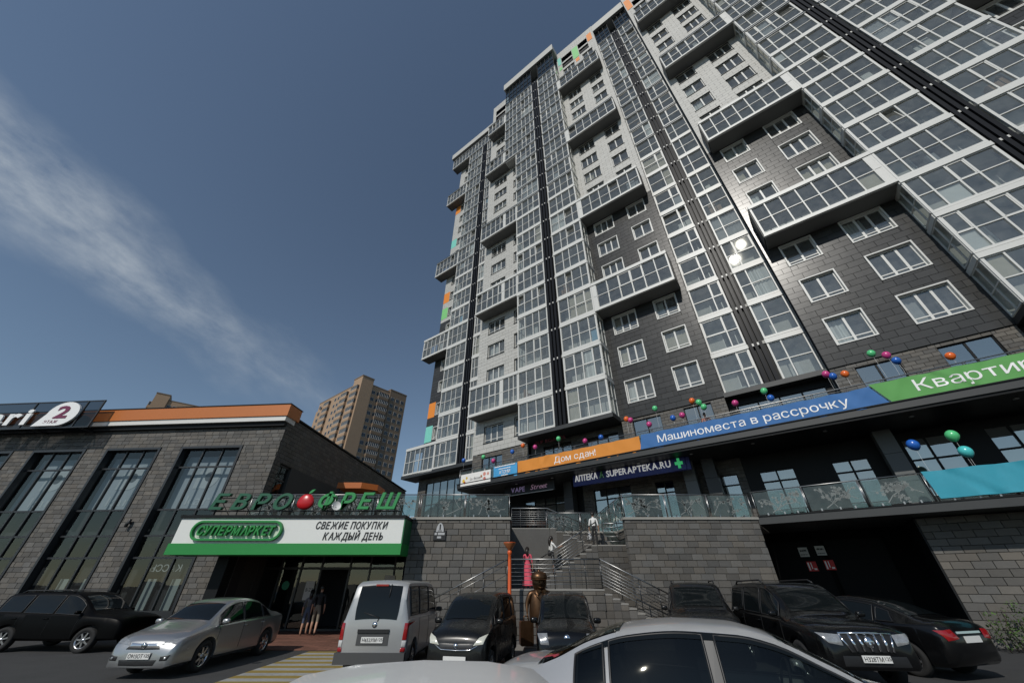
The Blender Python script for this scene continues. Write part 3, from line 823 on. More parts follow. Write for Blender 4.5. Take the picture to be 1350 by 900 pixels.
b = MB(); b.box(-21.12, 26, -1.82, -1.6, UZ+0.002, UZ+0.05); b.build('slab_edge_trim', m_dark, o)
for s in range(-19, 12, 3):
    b = MB(); b.lathe([(0.0,0),(0.09,0.0),(0.09,0.03),(0.0,0.03)], (s, -0.9, UZ-0.455), 12); b.build('downlight', m_steel, o)

# ------------------------------------------------------------------ retaining walls
def stone_wall(name, label, x0, x1, z1, loc, rz, sep=300, bw=0.48, bh=0.24, thick=0.4, mat=None, cope=True, holes=()):
    t = thing(name, label, 'wall', loc, rz)
    b = MB(); b.box(x0, x1, 0.05, thick, 0, z1-0.002); b.build('wall_core', m_mortar, t)
    lay(t, 'stone_block', tiles(x0, x1, 0, z1, bw, bh, holes, 0.5, 0.014, jitter=0.12), 0.0, 0.05, 0.010, mat or m_stone, sep, 0.012, rank=lambda r: -r[2])
    if cope:
        b = MB(); b.box(x0-0.03, x1+0.03, -0.06, thick+0.1, z1, z1+0.10); b.build('coping', M('light_coping', (0.30,0.29,0.26), 0.7, var=0.15), t)
    return t
WZ = TZ - 0.10
stone_wall('retaining_wall', 'grey stone retaining wall with the address plaque, left of the stairs', -4.55, -0.08, WZ, (0,18,0), 0)
stone_wall('retaining_wall', 'broad grey stone retaining wall right of the stairs, behind the parked SUVs', 5.1, 11.13, WZ, (0,18,0), 0)
stone_wall('retaining_wall', 'stone wall at the back of the stair recess', -0.08, 6.1, WZ, (0,23.25,0), 0, 200)
stone_wall('retaining_wall', 'shaded stone side wall left of the stair recess', 0.42, 5.2, WZ, (-0.07,18,0), R(90), 100)
stone_wall('retaining_wall', 'stone side wall right of the stair recess by the middle landing', -5.2, -0.45, WZ, (6.1,18,0), R(-90), 100)
stone_wall('retaining_wall', 'stone return wall inside the garage opening, darkened in colour for its shade', 0.02, 6.0, TZ-0.32, (11.13,18.0,0), R(90), 0, cope=False, mat=m_slabdark)  # dark material puts the shade of the opening into the wall colour
stone_wall('retaining_wall', 'short stone return beside the right stair rail', -0.42, -0.02, WZ, (5.1,18.0,0), R(-90), 30)

# ------------------------------------------------------------------ pavement, stairs
b = MB(); b.box(-4.5, 13, 15.6, 18.0, -0.2, 0.13); 
pav = struct(b.build('pavement', M('pavement_concrete', (0.13,0.125,0.12), 0.85, var=0.25, scale=6)))
for i in range(17):
    b = MB(); b.box(-4.5+i*1.03, -4.5+i*1.03+1.02, 15.45, 15.598, -0.2, 0.135); b.build('kerb_stone', M('kerb_concrete', (0.22,0.21,0.20), 0.85, var=0.2), pav)
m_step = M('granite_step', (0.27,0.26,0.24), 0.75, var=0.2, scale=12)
stair = thing('staircase', 'grey stone staircase climbing in flights to the terrace', 'stairs', (1.7,17,0))
def st(x0, x1, y0, y1, z0, z1, name='step', core_=True):
    x0 -= 1.7; x1 -= 1.7; y0 -= 17; y1 -= 17
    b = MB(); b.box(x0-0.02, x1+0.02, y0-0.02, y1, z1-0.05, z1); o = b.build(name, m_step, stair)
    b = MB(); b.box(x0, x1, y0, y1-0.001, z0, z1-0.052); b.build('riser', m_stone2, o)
LZ = 1.64
lay(stair, 'stone_block', [(a-1.7,b_-1.7,c,d) for a,b_,c,d in tiles(-0.07,3.58,0.0,LZ-0.06,0.48,0.24,(),0.5,0.014,jitter=0.1)], -0.05, 0.045, 0.008, m_stone, 80)
for sg in (-1,1):
    T = []
    for i in range(10):
        z = LZ-(i+1)*LZ/11-0.055; x0 = (-0.07-(i+1)*0.29) if sg < 0 else 3.58+i*0.29
        for j in range(int(z/0.24)+1):
            if z-j*0.24 > 0.04: T.append((x0-1.7+0.003, x0+0.287-1.7, j*0.24+0.006, min(z,(j+1)*0.24)-0.006))
    lay(stair, 'stone_block', T, 0.002, 0.045, 0.006, m_stone, 60)
T = []
for i in range(10):
    z = LZ+(i+1)*(3.40-LZ)/10-0.055
    for j in range(8):
        if z-LZ-j*0.24 > 0.04: T.append((1.2+i*0.3-1.7+0.003, 1.5+i*0.3-1.7-0.003, LZ+j*0.24+0.006, min(z,LZ+(j+1)*0.24)-0.006))
lay(stair, 'stone_block', T+[(a-1.7,b_-1.7,c,d) for a,b_,c,d in tiles(4.2,6.08,0.0,3.35,0.48,0.24,(),0.5,0.014)], 3.25, 0.045, 0.006, m_stone2, 110)
st(-0.07, 3.58, 17.0, 23.2, 0.0, LZ, 'landing')
for i in range(10):
    z = LZ - (i+1)*LZ/11
    st(-0.07-(i+1)*0.29, -0.07-i*0.29-0.001, 17.05, 17.98, 0.0, z)
    st(3.58+i*0.29+0.001, 3.58+(i+1)*0.29, 17.05, 17.98, 0.0, z)
for i in range(10):
    z = LZ + (i+1)*(3.40-LZ)/10
    st(1.2+i*0.3, 1.2+(i+1)*0.3-0.001, 20.3, 21.75, LZ+0.001, z)
st(4.2, 6.08, 20.3, 23.2, 0.0, 3.41, 'landing')
for i in range(6):
    z = 3.41 + (i+1)*(TZ-3.41)/6
    st(4.199-(i+1)*0.36, 4.199-i*0.36-0.001, 21.8, 23.2, LZ+0.001, z)
st(-0.05, 2.03, 21.8, 23.2, LZ+0.001, TZ-0.001, 'landing')

def bar_rail(name, label, pts, h, y_, nbar=5, post_every=1.0, mat=None, group=None):
    "steel rail along x,z points (at depth y_): top rail, bars, posts"
    t = thing(name, label, 'railing', (pts[0][0], y_, pts[0][1]), 0, group)
    P = [Vector((x-pts[0][0], 0, z-pts[0][1])) for x, z in pts]
    b = MB(); b.tube([p + Vector((0,0,h)) for p in P], 0.026, 8); b.build('handrail', m_steel, t)
    for j in range(nbar):
        zz = h*(0.16 + 0.66*j/max(1,nbar-1))
        b = MB(); b.tube([p + Vector((0,0,zz)) for p in P], 0.011, 6); b.build('bar', m_steel, t)
    for a, c in zip(P[:-1], P[1:]):
        L = (c-a).length; n = max(1, round(L/post_every))
        for i in range(n+1):
            if i == 0 and a is not P[0]: continue
            q = a + (c-a)*i/n
            b = MB(); b.tube([q + Vector((0,0.035,-0.02)), q + Vector((0,0.035,h))], 0.02, 8); b.build('post', M('dark_steel_post', (0.10,0.10,0.10), 0.35, metal=0.8), t)
    return t
bar_rail('stair_railing', 'steel railing along the front of the lower stair landing', [(-0.15,LZ),(3.55,LZ)], 1.0, 17.06, 6, 0.62)
bar_rail('stair_railing', 'steel handrail sloping down to the left beside the orange lamp', [(-0.17,LZ),(-3.05,0.32)], 1.0, 17.06, 3, 1.0)
bar_rail('stair_railing', 'steel handrail sloping down to the right behind the black car', [(3.57,LZ),(6.45,0.32)], 1.0, 17.06, 7, 0.75)
bar_rail('stair_railing', 'steel handrail of the upward flight where people climb', [(1.2,LZ+0.1),(4.25,3.42)], 1.0, 20.28, 6, 0.8)
bar_rail('stair_railing', 'short steel railing at the edge of the middle landing', [(4.6,3.41),(6.05,3.41)], 0.95, 20.30, 4, 0.7)
bar_rail('stair_railing', 'steel railing with bars at the head of the stairs', [(-0.02,TZ),(1.95,TZ),(4.1,3.45)], 0.98, 21.78, 7, 0.5)

# ------------------------------------------------------------------ glass balustrades with etched blossom branches
def etch(b, w, h, rnd):
    def branch(x, z, a, L, wd, dep):
        px, pz = x, z
        n = 5
        for i in range(n):
            a += rnd.uniform(-0.45, 0.45); nx, nz = px + math.cos(a)*L/n, pz + math.sin(a)*L/n
            if not (0.06 < nx < w-0.06 and 0.06 < nz < h-0.12): break
            dx, dz = -math.sin(a)*wd, math.cos(a)*wd
            b.quad((px-dx,0,pz-dz),(nx-dx*.8,0,nz-dz*.8),(nx+dx*.8,0,nz+dz*.8),(px+dx,0,pz+dz))
            px, pz = nx, nz
            if dep and rnd.random() < 0.65: branch(px, pz, a + rnd.choice((-1,1))*rnd.uniform(0.5,1.0), L*0.5, wd*0.55, dep-1)
            if rnd.random() < 0.55: flower(px + rnd.uniform(-.06,.06), pz + rnd.uniform(-.06,.06), rnd.uniform(0.04,0.075))
    def flower(x, z, r):
        if not (r+.03 < x < w-r-.03 and r < z < h-r-.08): return
        a0 = rnd.uniform(0, 6.28)
        for k in range(5):
            a = a0 + k*1.2566
            c, s_ = math.cos(a), math.sin(a)
            pts = [(0,0),(0.55,-0.33),(1.0,-0.18),(1.0,0.18),(0.55,0.33)]
            b.add([(x+(p*c-q*s_)*r, 0, z+(p*s_+q*c)*r) for p, q in pts], [(0,1,2,3,4)])
    branch(rnd.choice((0.1, w*0.3, w*0.6)), 0.1, rnd.uniform(0.3,1.0), w*0.9, 0.016, 2)
    branch(w-0.15, h*0.35, rnd.uniform(2.2,2.8), w*0.7, 0.013, 2)
    branch(w*0.5, 0.1, rnd.uniform(1.2,2.0), h*0.9, 0.012, 1)
def glass_rail(label, loc, rz, L, n, h=0.95, seed=1, pattern=True):
    t = thing('glass_balustrade', label, 'railing', loc, rz)
    rnd = random.Random(seed)
    b = MB(); b.tube([(-0.02,0,h+0.03),(L+0.02,0,h+0.03)], 0.024, 8); b.build('handrail', m_steel, t)
    pw = L/n
    for i in range(n):
        x0 = i*pw + 0.07
        b = MB(); b.box(0, pw-0.14, -0.006, 0.006, 0.06, h-0.02); g = b.build('glass_panel', m_railglass, t, (x0,0,0))
        if pattern:
            e = MB(); etch(e, pw-0.14, h-0.02, rnd); e.build('etched_blossom', m_etch, g, (0,-0.009,0.02))
        for x in (x0+0.35, x0+pw*0.5, x0+pw-0.5):
            b = MB(); b.box(-0.025, 0.025, -0.03, 0.03, -0.02, 0.12); b.build('clamp', m_steel, t, (x,0,0))
        for x in (x0-0.05, x0+pw-0.09):
            b = MB(); b.tube([(0,0,-0.02),(0,0,h+0.03)], 0.02, 8); b.build('post', m_steel, t, (x,0,0))
    return t
glass_rail('glass balustrade with etched branches behind the big green letters', (-12.2,18.12,TZ), 0, 7.9, 4, seed=3)
glass_rail('glass balustrade with etched branches above the plaque wall', (-4.25,18.12,TZ), 0, 4.15, 2, seed=5)
glass_rail('glass balustrade with etched branches on the broad stone wall', (5.15,18.12,TZ), 0, 5.95, 3, seed=8)
glass_rail('glass balustrade with etched branches above the dark garage opening', tw(-1.80,-1.68,TZ+0.02), TH, 5.9, 3, h=1.02, seed=12)
glass_rail('glass balustrade behind the turquoise cloth', tw(4.14,-1.68,TZ+0.02), TH, 6.0, 3, h=1.02, seed=14)
glass_rail('glass balustrade at the head of the stairs', (2.0,23.35,TZ), 0, 4.0, 2, seed=15)
glass_rail('short glass balustrade turning back beside the stairs', (5.18,23.2,TZ), R(-90), 5.0, 3, seed=16)
# upper terrace rail with glass infill
t = thing('terrace_railing', 'long steel railing on the upper terrace carrying the banners', 'railing', tw(-21.0,-1.66,UZ), TH)
b = MB(); b.tube([(0,0,1.12),(40,0,1.12)], 0.028, 8); b.build('handrail', m_steel, t)
b = MB(); b.tube([(0,0,1.0),(40,0,1.0)], 0.012, 6); b.build('bar', m_steel, t)
for i in range(32):
    b = MB(); b.tube([(0,0,0),(0,0,1.12)], 0.018, 6); b.tube([(0.07,0,0),(0.07,0,1.12)], 0.018, 6); b.build('post', m_steel, t, (i*1.28,0,0))
for i in range(31):
    b = MB(); b.box(0, 1.12, -0.005, 0.005, 0.06, 0.95); b.build('glass_panel', m_railglass, t, (i*1.28+0.11,0.03,0))

# ------------------------------------------------------------------ banners
BY = {}
def banner(name, label, s0, s1, z0, z1, mat, seed, sl=(0,0), sr=(0,0), amp=0.055):
    "cloth on the upper rail with folds; sl/sr shift the lower/upper ends"
    rnd = random.Random(seed); b = MB()
    nx, nz = max(6, int((s1-s0)/0.12)), 9
    w = [(rnd.uniform(0,s1-s0), rnd.uniform(-1.2,1.2), rnd.uniform(0.15,0.4), rnd.uniform(-1,1)) for _ in range(int(6+(s1-s0)*2))]
    vs = []
    for j in range(nz+1):
        v = j/nz; L = sl[0]*(1-v)+sl[1]*v; Rr = sr[0]*(1-v)+sr[1]*v
        for i in range(nx+1):
            u = i/nx; x = L + (s1-s0+Rr-L)*u
            y = 0.008*math.sin(x*5+v*4)
            for cx, sl_, wd, am in w:
                d = (x - cx - sl_*(v-0.5)*(z1-z0)); y += amp*am*math.exp(-(d/wd*2.2)**2)*(0.4+0.6*abs(v-0.4))
            sag = 0.02*math.sin(u*math.pi*max(1,round((s1-s0)/1.3)))*v
            vs.append((x, y, (z1-z0)*v - abs(sag)))
    fs = [(j*(nx+1)+i, j*(nx+1)+i+1, (j+1)*(nx+1)+i+1, (j+1)*(nx+1)+i) for j in range(nz) for i in range(nx)]
    b.add(vs, fs, 0, True)
    t = thing(name, label, 'banner', tw(s0,-1.76,z0), TH)
    b.build('cloth', mat, t)
    def yf(x, z):
        v = max(0, min(1, z/(z1-z0))); y = 0.008*math.sin(x*5+v*4)
        for cx, sl_, wd, am in w:
            d = (x - cx - sl_*(v-0.5)*(z1-z0)); y += amp*am*math.exp(-(d/wd*2.2)**2)*(0.4+0.6*abs(v-0.4))
        return y
    BY[t.name] = yf
    return t
m_bo = M('orange_cloth', (0.66,0.245,0.035), 0.75, var=0.08)
m_bb = M('blue_cloth', (0.040,0.145,0.37), 0.75, var=0.08)
m_bg = M('green_cloth', (0.105,0.33,0.085), 0.75, var=0.08)
m_bt = M('turquoise_cloth', (0.028,0.29,0.39), 0.7, var=0.08)
t = banner('banner', 'orange banner with white lettering on the upper terrace rail', -15.25, -6.40, UZ-0.06, 9.05, m_bo, 1)
letters(t, 'Дом сдан!', 3.0, 6.0, 0.30, 0.40, -0.012, m_text_w, 0.004, 0.0, yfun=BY[t.name])
t = banner('banner', 'blue banner about parking in instalments on the upper terrace rail', -6.38, 4.1, UZ-0.04, 9.10, m_bb, 2, (-0.1,0.12), (0.4,0.0))
letters(t, 'Машиноместа в рассрочку', 1.0, 9.6, 0.30, 0.42, -0.012, m_text_w, 0.004, 0.0, yfun=BY[t.name])
t = banner('banner', 'green banner at the right end of the upper terrace rail', 4.12, 12.5, UZ+0.06, 9.18, m_bg, 3, (0.42,0.02))
letters(t, 'Квартиры', 1.35, 5.3, 0.24, 0.50, -0.012, m_text_w, 0.004, 0.0, yfun=BY[t.name])
t = banner('banner', 'turquoise cloth hung over the lower glass balustrade', 4.15, 10.0, TZ+0.12, 5.42, m_bt, 4, (0.05,-0.05), amp=0.09)
t.location = tw(4.15,-1.80,TZ+0.12)
t = banner('banner', 'small blue banner with white lettering left of the orange one', -17.45, -15.3, UZ-0.1, 9.0, M('sky_cloth',(0.06,0.33,0.62),0.6,var=0.06), 5, amp=0.015)
def blur_line(t, x0, x1, z, h, y, mat):
    "a line of print too small to read: short dashes"
    b = MB(); x = x0
    while x < x1 - 0.02:
        w_ = min(random.uniform(0.03, 0.10), x1 - x); b.box(x, x + w_*0.8, y-0.004, y, z + random.uniform(0, 0.12)*h, z + h*random.uniform(0.75, 1.0)); x += w_
    return b.build('print_line', mat, t)
blur_line(t, 0.12, 2.0, 0.80, 0.09, -0.03, m_text_w); blur_line(t, 0.5, 1.6, 0.62, 0.07, -0.03, m_text_w)
letters(t, 'АТОМИ', 0.55, 1.55, 0.30, 0.24, -0.035, m_text_w, 0.005, 0.006); blur_line(t, 0.75, 1.35, 0.14, 0.09, -0.03, m_text_w)
# white dessert board
t = thing('sign_board', 'white dessert sign board at the left end of the upper rail', 'sign', tw(-20.7,-1.80,UZ-0.18), TH)
b = MB(); b.box(0, 3.0, 0, 0.05, 0, 0.86); b.build('board', M('white_board',(0.78,0.77,0.74),0.5,var=0.03), t)
flat_text(t, 'La dessert', 0.95, 0.34, 0.22, -0.004, m_text_k, width=1.25); blur_line(t, 1.55, 1.85, 0.16, 0.05, -0.002, m_text_k)
for x, z, r, c in ((0.30,0.38,0.13,(0.75,0.5,0.05)),(0.42,0.24,0.10,(0.45,0.08,0.03)),(0.62,0.55,0.10,(0.6,0.42,0.06)),(2.10,0.50,0.09,(0.42,0.16,0.05)),(2.40,0.62,0.14,(0.62,0.25,0.20)),(2.42,0.28,0.13,(0.55,0.18,0.15)),(2.75,0.60,0.11,(0.6,0.3,0.25))):
    b = MB(); b.lathe([(0,0),(r,0.0)], (x,-0.006,z), 14, axis='y'); b.build('cake_print', M('print_%d' % int(c[0]*100+c[1]*1000), c, 0.6), t)
# upper floor red letters
t = thing('sign_letters', 'dim red letters under the black soffit behind the orange banner', 'sign', tw(-15.4,0.9,10.95), TH)
letters(t, 'SUP BOARDS', 0, 2.7, 0, 0.26, 0, M('red_letter',(0.16,0.01,0.012),0.5), 0.05, 0.01)
# pharmacy sign
t = thing('pharmacy_sign', 'dark blue pharmacy sign with white letters and green cross', 'sign', tw(-11.65,-0.5,7.10), TH)
m_navy = M('navy_panel', (0.014,0.022,0.16), 0.45)
b = MB(); b.box(0, 7.38, 0, 0.18, 0, 0.72); b.build('panel', m_navy, t)
m_ltr = EMIT('lit_white_letter', (0.9,0.9,0.88), 0.35)
letters(t, 'АПТЕКА', 0.18, 1.78, 0.26, 0.38, -0.05, m_ltr, 0.06, 0.008)
letters(t, 'SUPERAPTEKA.RU', 2.40, 6.35, 0.26, 0.38, -0.05, m_ltr, 0.06, 0.008)
letters(t, 'A', 1.92, 2.22, 0.26, 0.40, -0.05, M('mint_letter',(0.35,0.6,0.4),0.5), 0.06, 0.008, name='emblem')
b = MB(); b.prism([(1.98,0.30),(2.04,0.26),(2.16,0.62),(2.10,0.66)], -0.095, -0.085); b.build('emblem_leaf', M('leaf_green_print',(0.08,0.4,0.1),0.5), t)
m_cross = EMIT('green_cross', (0.08,0.75,0.25), 0.35)
x, z = 6.85, 0.42
b = MB(); b.prism([(x-.38,z-.42),(x+.30,z-.42),(x+.30,z+.26),(x-.38,z+.26)], -0.10, -0.002); b.build('cross_box', m_navy, t)
z -= .05
b = MB(); b.box(x-.24,x+.18,-.16,-.102,z-.08,z+.08); b.box(x-.10,x+.04,-.161,-.101,z-.27,z+.27); b.build('cross', m_cross, t)
# vape shop sign
t = thing('shop_sign', 'black sign with pink and white outlined lettering under the terrace slab', 'sign', tw(-17.4,-0.5,7.12), TH)
b = MB(); b.box(0, 4.3, 0, 0.15, 0, 0.70); b.build('panel', m_black, t)
letters(t, 'VAPE', 0.65, 1.85, 0.18, 0.34, -0.02, EMIT('violet_letter',(0.45,0.35,0.62),0.12), 0.03, 0.006)
letters(t, 'Street', 2.35, 3.75, 0.2, 0.34, -0.02, EMIT('pink_letter',(0.68,0.42,0.58),0.12), 0.03, -0.002, 0.3, gapf=0.03)
b = MB(); b.box(0.1, 4.2, -0.012, -0.002, 0.0, 0.03); b.build('light_line', M('pale_line',(0.6,0.6,0.58),0.5), t)
# address plaque on the left retaining wall
t = thing('address_plaque', 'dark address plaque with rounded white crest on stone wall', 'sign', (-3.2,17.96,3.66))
b = MB(); b.box(-0.27,0.27,-0.03,0.03,-0.26,0.12); b.build('plate', m_black, t)
b = MB(); b.prism([(0.17*math.cos(a*math.pi/10), 0.06+0.36*math.sin(a*math.pi/10)) for a in range(11)][::-1], -0.045, -0.031); b.build('crest', M('crest_grey',(0.42,0.43,0.44),0.5), t)
b = MB(); b.box(-0.03,0.03,-0.05,-0.046,0.14,0.36); b.box(-0.09,0.09,-0.05,-0.046,0.09,0.115); b.build('crest_emblem', m_black, t)
b = MB(); b.box(-0.22,-0.12,-0.04,-0.031,-0.06,0.03); b.box(-0.08,0.22,-0.04,-0.031,-0.06,0.03); b.box(-0.1,0.08,-0.04,-0.031,-0.19,-0.11); b.build('text_band', M('crest_grey',(0.42,0.43,0.44),0.5), t)
# garage notices
for i, (s, z, red) in enumerate(((-0.75,3.12,False),(-0.05,3.16,False),(-0.62,2.52,True),(0.08,2.56,True))):
    t = thing('notice', ['left white notice in the dark garage opening','right white notice in the dark garage opening','left red fire notice in the dark garage opening','right red fire notice in the dark garage opening'][i], 'sign', tw(s,2.38,z), TH)
    b = MB(); b.box(-0.19,0.19,0,0.01,-0.2,0.2); b.build('sheet', M('paper',(0.62,0.61,0.58),0.7) if not red else M('red_notice',(0.55,0.03,0.03),0.6), t)
    if red:
        b = MB()
        for q in ((-0.16,-0.10,-0.16,0.16),(-0.04,0.0,-0.1,0.16),(0.04,0.15,-0.15,-0.08)): b.box(q[0],q[1],-0.004,-0.001,q[2],q[3])
        b.build('pictogram', m_text_w, t)
    else:
        blur_line(t, -0.14, 0.14, 0.02, 0.09, -0.001, m_text_k); blur_line(t, -0.15, 0.15, -0.13, 0.04, -0.001, m_text_k)

# ------------------------------------------------------------------ balloons
BC = {'blue': M('blue_balloon',(0.02,0.12,0.48),0.25,spec=0.6), 'green': M('green_balloon',(0.10,0.55,0.22),0.25,spec=0.6), 'pink': M('pink_balloon',(0.55,0.05,0.22),0.25,spec=0.6), 'orange': M('orange_balloon',(0.75,0.14,0.02),0.25,spec=0.6), 'turquoise': M('turquoise_balloon',(0.08,0.55,0.55),0.25,spec=0.6)}
BM = {}
def balloon(col, s, z, where, y=-1.66, r=0.16, rail=UZ+1.12):
    key = (col,)
    if key not in BM:
        b = MB(); prof = [(0.0,-1.2)]
        for i in range(0, 13):
            a = -math.pi/2 + math.pi*i/12
            prof.append((max(0.0,math.cos(a))*1.0*(1 - 0.12*max(0,-math.sin(a))), math.sin(a)*1.12))
        prof[1] = (0.07,-1.14)
        b.lathe([(q*0.16, w*0.16) for q, w in prof], (0,0,0), 18)
        BM[key] = b.mesh('envelope', BC[col])
    t = thing('balloon', '%s balloon %s' % (col, where), 'balloon', tw(s, y, z), random.uniform(0,6), 'balloons tied to the terrace railings')
    o = obj('envelope', BM[key], t, (0,0,0), (random.uniform(-.25,.25), random.uniform(-.25,.25), 0)); o.scale = (r/0.16,)*3
    b = MB(); b.tube([(0,0,-r*1.2),(random.uniform(-.03,.03),0.0,(-r*1.2+rail-z)/2),(0,0,min(-r*1.3, rail-z))], 0.004, 4, cap=False); b.build('string', m_text_w, t)
for col, s, z, wh in (('blue',-20.68,10.05,'under the corner of the leftmost glazed bay'),('green',-18.59,9.96,'above the gap between the white dessert board and small blue banner'),('pink',-17.58,9.50,'in front of the dark window above the small blue banner'),
    ('blue',-15.8,9.86,'on grey stone above the small blue banner'),('orange',-14.84,10.13,'below the light wall corner above the orange banner'),('pink',-13.79,9.82,'left of the dim red letters'),('green',-11.86,10.02,'covering the end of the dim red letters'),
    ('pink',-9.92,9.48,'left of a blue one above the orange banner lettering'),('blue',-8.8,9.49,'near the right part of the orange banner'),('orange',-6.98,10.27,'touching a pink one above the orange and blue banner joint'),('pink',-6.74,10.14,'touching an orange one above the banner joint'),
    ('pink',-5.69,9.63,'in front of the first window above the blue banner'),('green',-5.16,10.5,'floating highest over the start of the blue banner'),('blue',-4.3,9.69,'on grey stone above the blue banner start'),('pink',-3.78,9.73,'beside a blue one on stone above the blue banner'),
    ('orange',-3.07,10.42,'at the top of a cluster of three over the blue banner'),('green',-2.75,10.24,'in the middle of a cluster of three over the blue banner'),('green',-2.58,9.92,'lowest of a cluster of three over the blue banner'),('pink',-1.07,9.74,'before the dark recess above the blue banner'),
    ('green',0.36,10.03,'below the left glazed stack in the niche'),('blue',0.51,9.6,'just under a green one before the dark recess'),('pink',2.99,10.14,'at the lower right corner of the niche glazing'),('blue',3.19,9.97,'between a pink and an orange one at the niche corner'),
    ('orange',3.63,9.95,'on stone where the blue banner ends'),('green',4.87,10.61,'highest above the start of the green banner'),('pink',5.29,10.37,'between green and blue ones above the green banner'),('blue',5.47,10.01,'in front of the window above the green banner'),('orange',7.01,9.68,'rightmost above the green banner')):
    balloon(col, s, z, wh)
for col, s, z, wh in (('blue',4.38,6.45,'on the lower terrace above the turquoise cloth'),('green',5.56,6.58,'largest on the lower terrace at the right edge'),('turquoise',5.62,5.95,'on the lower terrace by the turquoise cloth')):
    balloon(col, s, z, wh, r=0.2, rail=TZ+1.05)
# ------------------------------------------------------------------ supermarket
SA = R(-4.5); SO = Vector((-12.4, 19.0, 0))
market = thing('supermarket', 'two storey grey stone supermarket with tall windows and orange fascia', 'building', SO, SA)
def sw(x, y, z): return SO + Matrix.Rotation(SA, 3, 'Z') @ Vector((x, y, z))
MZ = 9.0; ML = -30.0
wins = [(-5.55,-2.05),(-9.95,-6.75),(-14.4,-11.2),(-18.85,-15.65),(-23.3,-20.1),(-27.75,-24.55)]
wz = (0.60, 8.0); rowz = [2.82, 3.73, 4.88, 6.94]
holes = [(a, c, wz[0], wz[1]) for a, c in wins]
b = MB(); holed(b, ML, 0.0, 0, MZ+0.5, 0.05, holes, 0.35, 0, 1)
b.box(ML, 0.0, 0.06+1.5, 20, 0.0, MZ+0.3, 0)
b.build('front_wall', [m_mortar, m_dark], market)
T = tiles(ML, 0.0, 0.0, MZ+0.2, 0.42, 0.205, holes, 0.5, 0.012, jitter=0.08)
lay(market, 'stone_block', T, 0.0, 0.05, 0.006, m_stone, 300, 0.012, rank=lambda r: abs(r[0]+5.0)*0.7 + abs(r[2]-4)*0.2)
m_frame = M('anthracite_frame', (0.022,0.024,0.027), 0.4)
for wi, (a, c) in enumerate(wins):
    f = MB(); W = c-a
    for q in ((0,0.12,wz[0],wz[1]),(W-0.12,W,wz[0],wz[1]),(0.12,W-0.12,wz[1]-0.12,wz[1]),(0.12,W-0.12,wz[0],wz[0]+0.25)): f.box(q[0],q[1],-0.05,0.28,q[2],q[3])
    for i in (1,2): x = 0.12+(W-0.24)*i/3; f.box(x-0.035,x+0.035,0.14,0.26,wz[0]+0.2,wz[1]-0.1)
    for z in rowz: f.box(0.1,W-0.1,0.15,0.25,z-0.04,z+0.04)
    o = f.build('window', m_frame, market, (a,0,0))
    rows = [wz[0]+0.25] + rowz + [wz[1]-0.12]
    for i in range(3):
        for j in range(5):
            x = 0.12+(W-0.24)*i/3; w_ = (W-0.24)/3
            obj('pane', pane_mesh(w_-0.07, rows[j+1]-rows[j]-0.06, random.randrange(12), m_shopglass), o, (x+0.035,0.2,rows[j]+0.03))
    # what stands inside: white poster screens upstairs, floor edge, shelves
    b = MB()
    b.box(-0.2, W+0.2, 0.36, 1.5, 3.55, 3.95, 1)
    b.quad((-0.2,1.45,0.3),(W+0.2,1.45,0.3),(W+0.2,1.45,8.1),(-0.2,1.45,8.1), 1)
    b.build('window_interior', [m_curtain, m_innerdark], o)
    b = MB(); b.box(0.15, W-0.15, 0.60, 0.62, 4.95, 7.6)
    sdn = b.build('poster_screen', M('poster_white', (0.60,0.63,0.66), 0.7, var=0.15, scale=2), o)
    # logo blob and word on the screen
    b = MB(); pts = [(1.75+0.62*math.cos(t_), 6.55+0.62*math.sin(t_)) for t_ in [math.pi*2*i/20 for i in range(20)]]
    pts = [(x, z) for x, z in pts]
    b.prism(pts[::-1], 0.585, 0.597); b.prism([(1.12,5.95),(1.5,5.95),(1.3,6.5),(1.12,6.5)], 0.584, 0.596)
    b.build('poster_logo', M('poster_pale', (0.80,0.81,0.80), 0.7), sdn)
    b = MB(); pts = [(1.80+0.24*math.cos(math.pi*2*i/14), 6.55+0.24*math.sin(math.pi*2*i/14)) for i in range(14)]
    b.prism(pts[::-1], 0.570, 0.582); b.build('poster_logo_hole', M('poster_dark', (0.16,0.17,0.18), 0.7), sdn)
    flat_text(sdn, 'kari', 1.0, 5.15, 0.5, 0.59, M('poster_pale', (0.80,0.81,0.80), 0.7), width=1.5)
    # pale display stands at street level
    for x in (1.15, 2.35):
        b = MB(); b.box(x, x+0.42, 0.5, 0.55, 0.85, 2.0); b.build('display_panel', M('display_pale', (0.42,0.46,0.42), 0.7, var=0.2), o)
# mirrored lettering glowing inside the street window nearest the entrance
o = thing('window_lettering', 'pale mirrored letters inside the street window beside the entrance', 'sign', sw(-4.45,0.32,2.28), SA)
letters(o, 'КАССЫ', 0.0, 1.6, 0, 0.28, 0, EMIT('pale_lit_letter',(0.45,0.46,0.44),0.15), 0.01, -0.003)
for ch in o.children: ch.location.x = 1.6 - ch.location.x; ch.scale.x = -ch.scale.x
